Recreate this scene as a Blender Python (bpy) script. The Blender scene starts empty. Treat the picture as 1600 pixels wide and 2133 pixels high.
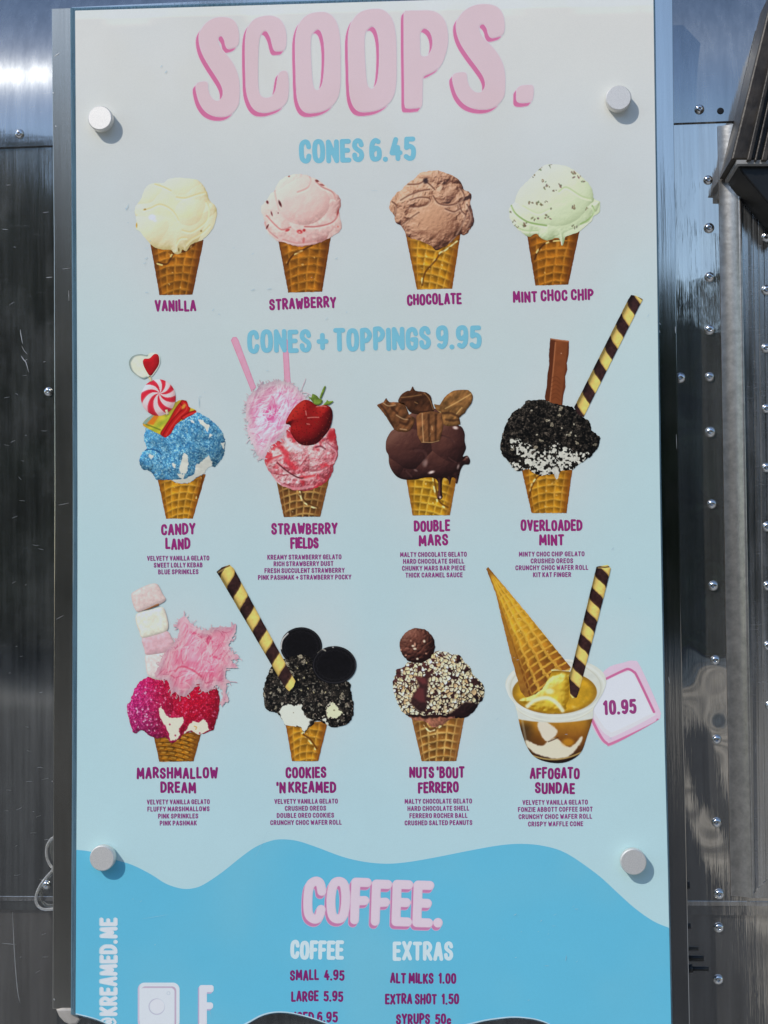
import bpy, bmesh, math, random
import numpy as np
from mathutils import Vector, Matrix

SC = bpy.context.scene
COL = SC.collection
rad = math.radians

# ---------------------------------------------------------------- camera (the photograph is 1600 x 2133; f = 2866 px)
F, CX, CY = 2866.6, 800.0, 1066.5
Z0 = 1.66                                             # height of the board's centre above the ground
CAM = np.array([0.130877, -1.398677, Z0-0.089602])
R0 = np.array([[0.996987046657882, -0.011605442365851537, -0.07669512698918432],
               [0.014721374539686805, 0.999083689482125, 0.040187840728844064],
               [0.07615845276826774, -0.041195814329584204, 0.9962443450046108]])   # board axes -> camera axes
RW = np.array([[1, 0, 0], [0, 0, -1], [0, 1, 0]]) @ R0.T                             # camera axes -> world axes
cam = bpy.data.cameras.new('camera'); cam_o = bpy.data.objects.new('camera', cam); COL.objects.link(cam_o)
cam.sensor_fit = 'HORIZONTAL'; cam.sensor_width = 36; cam.lens = F/1600*36; cam.clip_start = .05; cam.clip_end = 2000
M = Matrix.Identity(4)
for i in range(3):
    for j in range(3): M[i][j] = RW[i, j]
    M[i][3] = CAM[i]
cam_o.matrix_world = M
SC.camera = cam_o

# ---------------------------------------------------------------- light: one sun from the upper left in front of the board, clear sky
SUN_DIR = Vector((8.3, 10.5, -11.0)).normalized()     # direction the light travels
elev = math.asin(-SUN_DIR.z); azim = math.atan2(-SUN_DIR.x, -SUN_DIR.y)   # azimuth measured from +Y towards +X
w = bpy.data.worlds.new('World'); SC.world = w; w.use_nodes = True
nt = w.node_tree; nt.nodes.clear()
sky = nt.nodes.new('ShaderNodeTexSky'); sky.sky_type = 'NISHITA'; sky.sun_disc = False
sky.sun_elevation = elev; sky.sun_rotation = azim; sky.air_density = 1.0; sky.dust_density = .25; sky.ozone_density = 1.5
bg = nt.nodes.new('ShaderNodeBackground'); bg.inputs['Strength'].default_value = .15
wo = nt.nodes.new('ShaderNodeOutputWorld'); nt.links.new(sky.outputs[0], bg.inputs[0]); nt.links.new(bg.outputs[0], wo.inputs[0])
sl = bpy.data.lights.new('sun', 'SUN'); sl.energy = 2.05; sl.angle = rad(.5); sl.color = (1, .955, .89)
so = bpy.data.objects.new('sun', sl); COL.objects.link(so); so.rotation_euler = SUN_DIR.to_track_quat('-Z', 'Y').to_euler(); so.location = (-4, -5, 7)
SC.view_settings.view_transform = 'Standard'; SC.view_settings.look = 'None'; SC.view_settings.exposure = .2; SC.view_settings.gamma = 1
SC.view_settings.use_curve_mapping = False
SC.render.engine = 'CYCLES'; SC.cycles.max_bounces = 8; SC.cycles.transparent_max_bounces = 8

# ---------------------------------------------------------------- helpers
def at(x, y, Y=0.):
    """world point seen at picture pixel (x, y) on the vertical plane at depth Y (the print is Y = 0); arrays allowed"""
    x = np.asarray(x, float); y = np.asarray(y, float)
    d = np.stack([(x-CX)/F, -(y-CY)/F, -np.ones_like(x)], -1) @ RW.T
    return CAM+d*((Y-CAM[1])/d[..., 1])[..., None]

def mesh_obj(name, verts, faces, mat, parent=None, smooth=False):
    me = bpy.data.meshes.new(name); me.from_pydata([tuple(v) for v in verts], [], [tuple(f) for f in faces]); me.update()
    bm = bmesh.new(); bm.from_mesh(me); bmesh.ops.recalc_face_normals(bm, faces=bm.faces); bm.to_mesh(me); bm.free()
    if smooth: me.polygons.foreach_set('use_smooth', [True]*len(me.polygons))
    o = bpy.data.objects.new(name, me); COL.objects.link(o); me.materials.append(mat)
    if parent is not None: o.parent = parent; o.matrix_parent_inverse = Matrix.Translation(parent_loc(parent)).inverted()
    return o
def parent_loc(p):
    return p.location if p.parent is None else Vector((0, 0, 0))     # children of children already sit in world space
def empty(name, loc, label, cat, group=None):
    o = bpy.data.objects.new(name, None); COL.objects.link(o); o.location = loc; tag(o, label, cat, group); return o
def tag(o, label=None, cat=None, group=None, kind=None):
    for k, v in (('label', label), ('category', cat), ('group', group), ('kind', kind)):
        if v: o[k] = v
    return o
def prism(name, px, y0, y1, mat, parent, bevel=0.):
    """outline in picture pixels at depth y0, extruded straight back to depth y1, front edge bevelled"""
    p = at([q[0] for q in px], [q[1] for q in px], y0); n = len(p)
    bm = bmesh.new(); f = [bm.verts.new(tuple(v)) for v in p]; b = [bm.verts.new((v[0], y1, v[2])) for v in p]
    fr = bm.faces.new(f); bm.faces.new(b[::-1])
    for i in range(n): bm.faces.new((f[i], b[i], b[(i+1) % n], f[(i+1) % n]))
    bmesh.ops.recalc_face_normals(bm, faces=bm.faces)
    if bevel: bmesh.ops.bevel(bm, geom=[e for e in fr.edges], offset=bevel, segments=2, affect='EDGES', profile=.5)
    me = bpy.data.meshes.new(name); bm.to_mesh(me); bm.free(); me.materials.append(mat)
    o = bpy.data.objects.new(name, me); COL.objects.link(o)
    if parent is not None: o.parent = parent; o.matrix_parent_inverse = Matrix.Translation(parent_loc(parent)).inverted()
    return o
def extrude_profile(name, a, b, prof, mat, parent, smooth=False):
    """profile points (dx, dy) swept from a to b"""
    V = [(q[0]+dx, q[1]+dy, q[2]) for q in (a, b) for dx, dy in prof]; n = len(prof)
    Fc = [(i, i+1, n+i+1, n+i) for i in range(n-1)]
    return mesh_obj(name, V, Fc, mat, parent, smooth)
def lathe(name, c, prof, mat, parent, seg=40):
    """profile (radius, distance in front) turned about the axis through c that points at the viewer (-Y)"""
    V = []; Fc = []
    for r, h in prof:
        for k in range(seg): t = 2*math.pi*k/seg; V.append((c[0]+r*math.cos(t), c[1]-h, c[2]+r*math.sin(t)))
    for i in range(len(prof)-1):
        for k in range(seg): Fc.append((i*seg+k, i*seg+(k+1) % seg, (i+1)*seg+(k+1) % seg, (i+1)*seg+k))
    Fc.append(tuple(range((len(prof)-1)*seg, len(prof)*seg)))
    return mesh_obj(name, V, Fc, mat, parent)
def tube(name, pts, r, mat, parent=None, seg=10):
    pts = [Vector(p) for p in pts]; V = []; Fc = []
    for i, p in enumerate(pts):
        d = (pts[min(i+1, len(pts)-1)]-pts[max(i-1, 0)]).normalized(); u = d.cross(Vector((0, 1, .01))).normalized(); v = d.cross(u)
        for k in range(seg): t = 2*math.pi*k/seg; V.append(p+u*math.cos(t)*r+v*math.sin(t)*r)
    for i in range(len(pts)-1):
        for k in range(seg): Fc.append((i*seg+k, i*seg+(k+1) % seg, (i+1)*seg+(k+1) % seg, (i+1)*seg+k))
    Fc += [tuple(range(seg)), tuple(range((len(pts)-1)*seg, len(pts)*seg))]
    return mesh_obj(name, V, Fc, mat, parent, True)

# ---------------------------------------------------------------- materials
def new_mat(name):
    m = bpy.data.materials.new(name); m.use_nodes = True; nt = m.node_tree; b = nt.nodes['Principled BSDF']; return m, nt, b
def node(nt, t, **k):
    n = nt.nodes.new(t)
    for a, v in k.items(): setattr(n, a, v)
    return n
def mapped(nt, scale):
    tc = node(nt, 'ShaderNodeTexCoord'); mp = node(nt, 'ShaderNodeMapping'); mp.inputs['Scale'].default_value = scale
    nt.links.new(tc.outputs['Object'], mp.inputs['Vector']); return mp.outputs[0]
def noise(nt, vec, scale, detail=4, rough=.6):
    n = node(nt, 'ShaderNodeTexNoise'); n.inputs['Scale'].default_value = scale; n.inputs['Detail'].default_value = detail; n.inputs['Roughness'].default_value = rough
    nt.links.new(vec, n.inputs['Vector']); return n.outputs['Fac']
def maprange(nt, v, a, b, c, d):
    n = node(nt, 'ShaderNodeMapRange'); nt.links.new(v, n.inputs[0])
    for i, q in enumerate((a, b, c, d)): n.inputs[i+1].default_value = q
    return n.outputs[0]

def aluminium(name, col=(.74, .75, .76), rough=.12, haze=.25, hazerough=.5, streak=.3, wave=.0, aniso=0., dirt=.25):
    """polished sheet: a mirror lobe and a wide lobe from fine scratches, stained in vertical runs"""
    m, nt, b = new_mat(name); L = nt.links.new
    b.inputs['Metallic'].default_value = 1; b.inputs['Roughness'].default_value = rough
    p2 = node(nt, 'ShaderNodeBsdfPrincipled'); p2.inputs['Metallic'].default_value = .72; p2.inputs['Roughness'].default_value = hazerough
    if aniso:
        tg = node(nt, 'ShaderNodeTangent'); tg.direction_type = 'RADIAL'; tg.axis = 'Z'
        for q, s in ((b, .5), (p2, 1.)):
            q.inputs['Anisotropic'].default_value = aniso*s; L(tg.outputs[0], q.inputs['Tangent'])
    runs = noise(nt, mapped(nt, (90, 90, 3)), 1, 5, .7); blot = noise(nt, mapped(nt, (9, 9, 6)), 1, 6, .7)
    sc = noise(nt, mapped(nt, (60, 60, 420)), 1, 3, .8)
    cr = node(nt, 'ShaderNodeMixRGB'); cr.inputs[1].default_value = (*[c*(1-dirt) for c in col], 1); cr.inputs[2].default_value = (*col, 1)
    L(maprange(nt, runs, .35, .62, 0, 1), cr.inputs[0]); L(cr.outputs[0], b.inputs['Base Color']); L(cr.outputs[0], p2.inputs['Base Color'])
    ad = node(nt, 'ShaderNodeMath', operation='MULTIPLY_ADD'); L(maprange(nt, runs, .4, .7, -.5, 1.), ad.inputs[0]); ad.inputs[1].default_value = streak*haze; ad.inputs[2].default_value = haze
    a2 = node(nt, 'ShaderNodeMath', operation='MULTIPLY_ADD'); L(maprange(nt, sc, .62, .78, 0, 1), a2.inputs[0]); a2.inputs[1].default_value = streak*.35; L(ad.outputs[0], a2.inputs[2]); a2.use_clamp = True
    a3 = node(nt, 'ShaderNodeMath', operation='MULTIPLY_ADD'); L(maprange(nt, blot, .45, .7, 0, 1), a3.inputs[0]); a3.inputs[1].default_value = streak*.3; L(a2.outputs[0], a3.inputs[2]); a3.use_clamp = True
    mx = node(nt, 'ShaderNodeMixShader'); L(a3.outputs[0], mx.inputs[0]); L(b.outputs[0], mx.inputs[1]); L(p2.outputs[0], mx.inputs[2])
    out = nt.nodes['Material Output']; L(mx.outputs[0], out.inputs[0])
    bp = node(nt, 'ShaderNodeBump'); bp.inputs['Strength'].default_value = .12; bp.inputs['Distance'].default_value = .0006; L(runs, bp.inputs['Height'])
    last = bp
    if wave:
        b2 = node(nt, 'ShaderNodeBump'); b2.inputs['Strength'].default_value = 1; b2.inputs['Distance'].default_value = wave
        L(noise(nt, mapped(nt, (7, 7, 5)), 1, 2, .4), b2.inputs['Height']); L(bp.outputs[0], b2.inputs['Normal']); last = b2
    L(last.outputs[0], b.inputs['Normal']); L(bp.outputs[0], p2.inputs['Normal'])
    return m

def plain(name, col, rough=.5, metal=0., spec=.5, var=.25, scale=40, bump=0., **kw):
    m, nt, b = new_mat(name); L = nt.links.new
    n = noise(nt, mapped(nt, (scale,)*3), 1, 5, .65); cr = node(nt, 'ShaderNodeMixRGB')
    cr.inputs[1].default_value = (*[c*(1-var) for c in col], 1); cr.inputs[2].default_value = (*[min(1, c*(1+var*.5)) for c in col], 1)
    L(maprange(nt, n, .3, .7, 0, 1), cr.inputs[0]); L(cr.outputs[0], b.inputs['Base Color'])
    b.inputs['Roughness'].default_value = rough; b.inputs['Metallic'].default_value = metal; b.inputs['Specular IOR Level'].default_value = spec
    for k, v in kw.items(): b.inputs[k].default_value = v
    if bump:
        bp = node(nt, 'ShaderNodeBump'); bp.inputs['Distance'].default_value = bump; L(n, bp.inputs['Height']); L(bp.outputs[0], b.inputs['Normal'])
    return m

def ink_mat():
    """printed ink seen through a clear acrylic face"""
    m, nt, b = new_mat('printed_ink'); L = nt.links.new
    a = node(nt, 'ShaderNodeAttribute', attribute_name='Col')
    g = noise(nt, mapped(nt, (1400,)*3), 1, 2, .8); s = noise(nt, mapped(nt, (5, 5, 7)), 1, 6, .7)
    v = node(nt, 'ShaderNodeMath', operation='MULTIPLY'); L(maprange(nt, g, .2, .8, .955, 1.045), v.inputs[0]); L(maprange(nt, s, .3, .7, .975, 1.02), v.inputs[1])
    mu = node(nt, 'ShaderNodeVectorMath', operation='SCALE'); L(a.outputs['Color'], mu.inputs[0]); L(v.outputs[0], mu.inputs['Scale'])
    L(mu.outputs[0], b.inputs['Base Color'])
    b.inputs['Roughness'].default_value = .55; b.inputs['Specular IOR Level'].default_value = .1
    b.inputs['Coat Weight'].default_value = .8; b.inputs['Coat Roughness'].default_value = .06; b.inputs['Coat IOR'].default_value = 1.45
    return m

def acrylic_mat():
    m, nt, b = new_mat('clear_acrylic'); L = nt.links.new
    b.inputs['Base Color'].default_value = (.16, .27, .33, 1); b.inputs['Roughness'].default_value = .06
    t = node(nt, 'ShaderNodeBsdfTransparent'); t.inputs[0].default_value = (.62, .80, .88, 1)
    mx = node(nt, 'ShaderNodeMixShader'); n = noise(nt, mapped(nt, (300, 300, 12)), 1, 3, .6); L(maprange(nt, n, .3, .7, .35, .75), mx.inputs[0])
    L(t.outputs[0], mx.inputs[1]); L(b.outputs[0], mx.inputs[2]); L(mx.outputs[0], nt.nodes['Material Output'].inputs[0]); return m

INK = ink_mat(); ACRYLIC = acrylic_mat()
RAIL = aluminium('brushed_rail', (.60, .59, .565), .08, .01, .4, .10, 0, 0, .1)
DULL_RAIL = aluminium('dull_rail', (.56, .53, .46), .2, .02, .45, .2, 0, 0, .15)
SKIN = aluminium('polished_skin', (.43, .445, .445), .06, .2, .30, .35, .0008, .78, .15)
PLATE = aluminium('scratched_plate', (.62, .63, .61), .07, .06, .38, .42, .0007, 0, .3)
MIRROR = aluminium('mirror_plate', (.67, .645, .60), .025, .12, .44, .2, .0009, 0, .2)
BEAD = plain('frosted_bead', (.56, .535, .49), .30, .9, .5, .28, 130, .00016)
EXTR = aluminium('ribbed_frame', (.64, .635, .62), .14, .16, .4, .8, 0, 0, .3)
RIVET = plain('rivet_metal', (.78, .78, .77), .12, 1., .5, .2, 200)
CAPM = plain('brushed_cap', (.82, .79, .74), .57, .75, .5, .12, 900)
BLACK = plain('black_steel', (.012, .012, .012), .35, 0., .4)
DARKM = plain('mottled_hatch', (.052, .042, .033), .42, .12, .4, .7, 45, .001)  # mottled dark brown over the whole hatch

# ---------------------------------------------------------------- printed meshes: filled where the field is negative
ILL = np.array([.685, .728, .828])       # how much light the sheet gets: ink albedo = photograph tone / this
def to_ink(A):
    c = np.clip(A, 0, 255)/255.; lin = np.where(c <= .04045, c/12.92, ((c+.055)/1.055)**2.4)
    return np.clip(lin/ILL, .002, .9)
def field_mesh(name, X, Y, D, A, depth):
    H, W = D.shape; ins = D < 0
    P = at(X, Y, depth).reshape(-1, 3); C = to_ink(A).reshape(-1, 3); d = D.reshape(-1)
    idx = np.arange(H*W).reshape(H, W); a, b, c, e = idx[:-1, :-1], idx[:-1, 1:], idx[1:, 1:], idx[1:, :-1]
    cnt = ins[:-1, :-1].astype(int)+ins[:-1, 1:]+ins[1:, 1:]+ins[1:, :-1]
    full = cnt == 4; part = (cnt > 0) & ~full
    quads = np.stack([a[full], e[full], c[full], b[full]], 1)
    tris = np.concatenate([np.stack([a[part], e[part], c[part]], 1), np.stack([a[part], c[part], b[part]], 1)])
    nP = [P]; nC = [C]; T = []; base = len(P)
    k = (d[tris] < 0).sum(1)
    T.append(tris[k == 3])
    def cut(p, q):
        t = (d[p]/(d[p]-d[q]))[:, None]; return P[p]+(P[q]-P[p])*t, C[p]+(C[q]-C[p])*t
    for r in range(3):
        t = tris[(k == 1)]; s = d[t[:, r]] < 0; t = t[s]
        if len(t):
            p, q, w_ = t[:, r], t[:, (r+1) % 3], t[:, (r+2) % 3]; v1, c1 = cut(p, q); v2, c2 = cut(p, w_); n = len(t)
            nP += [v1, v2]; nC += [c1, c2]; i = np.arange(n); T.append(np.stack([p, base+i, base+n+i], 1)); base += 2*n
        t = tris[(k == 2)]; s = d[t[:, r]] >= 0; t = t[s]
        if len(t):
            p, q, w_ = t[:, r], t[:, (r+1) % 3], t[:, (r+2) % 3]; v1, c1 = cut(q, p); v2, c2 = cut(w_, p); n = len(t)
            nP += [v1, v2]; nC += [c1, c2]; i = np.arange(n); T += [np.stack([q, w_, base+n+i], 1), np.stack([q, base+n+i, base+i], 1)]; base += 2*n
    P = np.concatenate(nP); C = np.concatenate(nC); T = np.concatenate(T)
    used = np.unique(np.concatenate([quads.ravel(), T.ravel()])); re = np.full(len(P), -1); re[used] = np.arange(len(used))
    quads, T = re[quads], re[T]; P, C = P[used], C[used]
    # all faces towards the viewer (-Y)
    def orient(Fc):
        if not len(Fc): return Fc
        v = P[Fc]; n = np.cross(v[:, 1]-v[:, 0], v[:, 2]-v[:, 0])[:, 1]; Fc = Fc.copy(); fl = n > 0; Fc[fl] = Fc[fl][:, ::-1]; return Fc
    quads, T = orient(quads), orient(T)
    me = bpy.data.meshes.new(name); me.vertices.add(len(P)); me.vertices.foreach_set('co', P.ravel())
    nl = quads.size+T.size; me.loops.add(nl); me.loops.foreach_set('vertex_index', np.concatenate([quads.ravel(), T.ravel()]).astype(np.int32))
    npoly = len(quads)+len(T); me.polygons.add(npoly)
    st = np.concatenate([np.arange(len(quads))*4, quads.size+np.arange(len(T))*3]); me.polygons.foreach_set('loop_start', st.astype(np.int32))
    me.update(calc_edges=True)
    at_ = me.color_attributes.new('Col', 'FLOAT_COLOR', 'POINT'); at_.data.foreach_set('color', np.concatenate([C, np.ones((len(C), 1))], 1).astype(np.float32).ravel())
    me.materials.append(INK); return me
BOARD = None
def emit(name, parent, X, Y, D, A, layer, label=None):
    o = bpy.data.objects.new(name, field_mesh(name, X, Y, D, A, -.0003-.00013*layer)); COL.objects.link(o)
    p = BOARD if parent == 'board' else parent
    o.parent = p; o.matrix_parent_inverse = Matrix.Translation(parent_loc(p)).inverted()
    if label: o['label'] = label
    return o

# ================================================================ artwork printed on the board
# ---------------------------------------------------------------- painting helpers (numpy only)
RNG = np.random.RandomState(7)

def smooth_pts(pts, closed=True, n=5):
    p = np.array(pts, float); m = len(p); out = []
    rng = range(m) if closed else range(m-1)
    for i in rng:
        if closed: a, b, c, d = p[(i-1) % m], p[i], p[(i+1) % m], p[(i+2) % m]
        else: a, b, c, d = p[max(i-1, 0)], p[i], p[i+1], p[min(i+2, m-1)]
        for k in range(n):
            t = k/n
            out.append(.5*((2*b)+(-a+c)*t+(2*a-5*b+4*c-d)*t*t+(-a+3*b-3*c+d)*t**3))
    if not closed: out.append(p[-1])
    return np.array(out)

def seg_dist(X, Y, pts, closed=False):
    pts = np.asarray(pts, float); D = np.full(X.shape, 1e9)
    idx = range(len(pts) if closed else len(pts)-1)
    for i in idx:
        ax, ay = pts[i]; bx, by = pts[(i+1) % len(pts)]
        dx, dy = bx-ax, by-ay; L = dx*dx+dy*dy
        if L < 1e-12:
            q = (X-ax)**2+(Y-ay)**2
        else:
            t = np.clip(((X-ax)*dx+(Y-ay)*dy)/L, 0, 1)
            q = (X-ax-t*dx)**2+(Y-ay-t*dy)**2
        D = np.minimum(D, q)
    return np.sqrt(D)

def poly_sdf(X, Y, loops):
    """signed distance (negative inside) to one or more closed loops, even-odd"""
    if not isinstance(loops, list) or np.ndim(loops[0]) == 1: loops = [loops]
    D = np.full(X.shape, 1e9); ins = np.zeros(X.shape, bool)
    for p in loops:
        p = np.asarray(p, float); D = np.minimum(D, seg_dist(X, Y, p, True))
        for i in range(len(p)):
            ax, ay = p[i]; bx, by = p[(i+1) % len(p)]
            if ay == by: continue
            c = (ay > Y) != (by > Y)
            ins ^= c & (X < (bx-ax)*(Y-ay)/(by-ay)+ax)
    return np.where(ins, -D, D)

def _hash(ix, iy, seed):
    h = (ix.astype(np.int64)*374761393+iy.astype(np.int64)*668265263+seed*974634777) & 0x7fffffff
    h = ((h ^ (h >> 13))*1274126177) & 0x7fffffff
    h = (h ^ (h >> 16)) & 0xffffff
    return h/float(0xffffff)

def vnoise(X, Y, s, seed=0):
    x, y = X/s, Y/s; ix, iy = np.floor(x), np.floor(y); fx, fy = x-ix, y-iy
    fx = fx*fx*(3-2*fx); fy = fy*fy*(3-2*fy)
    a, b = _hash(ix, iy, seed), _hash(ix+1, iy, seed)
    c, d = _hash(ix, iy+1, seed), _hash(ix+1, iy+1, seed)
    return (a+(b-a)*fx)*(1-fy)+(c+(d-c)*fx)*fy-.5

def fbm(X, Y, s, seed=0, o=4, g=.5):
    r = 0; a = 1.; t = 0
    for i in range(o):
        r = r+a*vnoise(X+i*17.3, Y+i*9.1, s/2**i, seed+i); t += a; a *= g
    return r/t

def worley(X, Y, s, seed=0):
    x, y = X/s, Y/s; ix, iy = np.floor(x), np.floor(y)
    f1 = np.full(X.shape, 9.); f2 = f1.copy(); idv = np.zeros(X.shape); gx = idv.copy(); gy = idv.copy()
    for dx in (-1, 0, 1):
        for dy in (-1, 0, 1):
            cx, cy = ix+dx, iy+dy
            px, py = cx+_hash(cx, cy, seed), cy+_hash(cx, cy, seed+71)
            d = np.hypot(px-x, py-y); v = _hash(cx, cy, seed+33)
            new = d < f1
            f2 = np.where(new, f1, np.minimum(f2, d))
            idv = np.where(new, v, idv); gx = np.where(new, px-x, gx); gy = np.where(new, py-y, gy)
            f1 = np.where(new, d, f1)
    return f1*s, f2*s, idv, gx, gy

def ss(a, b, x):
    t = np.clip((x-a)/(b-a), 0, 1); return t*t*(3-2*t)

def solid(X, c): return np.ones(X.shape+(3,))*np.array(c, float)
def mix(A, c, a):
    a = np.clip(a, 0, 1)[..., None]
    return A*(1-a)+np.asarray(c, float)*a
def ramp(v, stops):
    xs = [s[0] for s in stops]
    return np.stack([np.interp(v, xs, [s[1][k] for s in stops]) for k in range(3)], -1)
def lum(A, f): return A*f[..., None]

def light(h, k=1., lx=-.5, ly=-.62, lz=.6):
    gy, gx = np.gradient(h); gx = gx*k; gy = gy*k
    n = np.sqrt(gx*gx+gy*gy+1)
    return (-gx*lx-gy*ly+lz)/n/math.sqrt(lx*lx+ly*ly+lz*lz)

def dome(d, R):
    t = np.clip(-d/R, 0, 1); return np.sqrt(np.clip(1-(1-t)**2, 0, 1))*R

class Zoom:
    """tracing frame: enlarged-view coordinates to picture coordinates"""
    def __init__(s, ox, oy, k): s.o = np.array([ox, oy], float); s.k = float(k)
    def __call__(s, pts): return s.o+np.array(pts, float)/s.k
    def sm(s, pts, n=5): return smooth_pts(s(pts), True, n)
    def op(s, pts, n=5): return smooth_pts(s(pts), False, n)

def grid(p, step, pad=3.):
    p = np.concatenate([np.asarray(q, float) for q in p]) if isinstance(p, list) else np.asarray(p, float)
    x0, y0 = p.min(0)-pad; x1, y1 = p.max(0)+pad
    return np.meshgrid(np.arange(x0, x1+step, step), np.arange(y0, y1+step, step))

# ---------------------------------------------------------------- lettering
def _c(*p): return ('s', p)
def _l(*p): return ('l', p)
O_ = [('o', ((.5, 1), (.13, .9), (0, .5), (.13, .1), (.5, 0), (.87, .1), (1, .5), (.87, .9)))]
GLYPH = {
 'A': (1.0, [_l((0, 0), (.45, 1), (.58, 1), (1, 0)), _l((.2, .3), (.82, .3))]),
 'B': (.95, [_l((0, 0), (0, 1)), _c((0, 1), (.6, .98), (.88, .77), (.6, .56), (0, .53)), _c((0, .53), (.65, .52), (1, .27), (.65, .02), (0, 0))]),
 'C': (.92, [_c((1, .74), (.85, .95), (.5, 1), (.1, .87), (0, .5), (.1, .13), (.5, 0), (.85, .05), (1, .26))]),
 'D': (.98, [_l((0, 0), (0, 1)), _c((0, 1), (.55, .97), (.95, .76), (1, .5), (.95, .24), (.55, .03), (0, 0))]),
 'E': (.78, [_l((1, 1), (0, 1), (0, 0), (1, 0)), _l((0, .52), (.85, .52))]),
 'F': (.76, [_l((1, 1), (0, 1), (0, 0)), _l((0, .5), (.85, .52))]),
 'G': (.98, [_c((1, .76), (.85, .95), (.5, 1), (.1, .87), (0, .5), (.1, .13), (.5, 0), (.9, .07), (1, .3)), _l((1, .3), (1, .46), (.6, .46))]),
 'H': (.98, [_l((0, 0), (0, 1)), _l((1, 0), (1, 1)), _l((0, .5), (1, .52))]),
 'I': (.01, [_l((.5, 0), (.5, 1))]),
 'K': (.95, [_l((0, 0), (0, 1)), _l((.95, 1), (.05, .42)), _l((.3, .58), (1, 0))]),
 'L': (.75, [_l((0, 1), (0, 0), (1, 0))]),
 'M': (1.3, [_l((0, 0), (.06, 1), (.5, .25), (.92, 1), (1, 0))]),
 'N': (1.0, [_l((0, 0), (0, 1), (1, 0), (1, 1))]),
 'O': (1.0, O_), '0': (.95, O_),
 'P': (.92, [_l((0, 0), (0, 1)), _c((0, 1), (.6, 1), (1, .75), (.65, .47), (0, .43))]),
 'R': (.95, [_l((0, 0), (0, 1)), _c((0, 1), (.6, 1), (.96, .76), (.65, .5), (0, .46)), _l((.45, .46), (1, 0))]),
 'S': (.9, [_c((.95, .78), (.8, .95), (.45, 1), (.1, .9), (.05, .68), (.42, .53), (.85, .4), (.97, .2), (.75, .03), (.4, 0), (.08, .08), (0, .25))]),
 'T': (.9, [_l((0, 1), (1, 1)), _l((.5, 1), (.5, 0))]),
 'U': (.98, [_l((0, 1), (0, .3)), _c((0, .3), (.12, .06), (.5, 0), (.88, .06), (1, .3)), _l((1, .3), (1, 1))]),
 'V': (1.0, [_l((0, 1), (.5, 0), (1, 1))]),
 'W': (1.35, [_l((0, 1), (.22, 0), (.5, .72), (.78, 0), (1, 1))]),
 'X': (1.0, [_l((0, 1), (1, 0)), _l((1, 1), (0, 0))]),
 'Y': (1.0, [_l((0, 1), (.5, .48), (1, 1)), _l((.5, .48), (.5, 0))]),
 'Z': (.9, [_l((0, 1), (1, 1), (0, 0), (1, 0))]),
 '1': (.5, [_l((.1, .82), (.75, 1), (.75, 0))]),
 '4': (1.0, [_l((.5, 1), (0, .3), (1, .3)), _l((.72, .58), (.72, 0))]),
 '5': (.95, [_l((.95, 1), (.15, 1), (.1, .56)), _c((.1, .56), (.5, .63), (.92, .52), (1, .28), (.82, .04), (.4, 0), (.02, .1))]),
 '6': (.95, [_c((.88, .93), (.5, 1), (.1, .8), (0, .35), (.12, .06), (.5, 0), (.9, .08), (1, .3), (.9, .52), (.5, .58), (.05, .42))]),
 '9': (.95, [_c((.12, .07), (.5, 0), (.9, .2), (1, .65), (.88, .94), (.5, 1), (.1, .92), (0, .7), (.1, .48), (.5, .42), (.95, .58))]),
 '.': (.01, [_l((.5, 0), (.5, .001))]),
 "'": (.01, [_l((.5, .8), (.5, 1))]),
 '+': (.9, [_l((0, .45), (1, .45)), _l((.5, .78), (.5, .12))]),
 'c': (.75, [_c((1, .42), (.6, .55), (.1, .42), (.02, .2), (.2, .02), (.6, 0), (1, .12))]),
 '@': (1.25, [_c((.95, .16), (.5, 0), (.12, .15), (0, .5), (.12, .85), (.5, 1), (.88, .85), (1, .5), (.86, .3), (.7, .38), (.68, .6)), ('o', ((.46, .68), (.3, .5), (.46, .32), (.62, .5)))]),
}
WT = {'@': .5, '.': 1.05}
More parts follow.
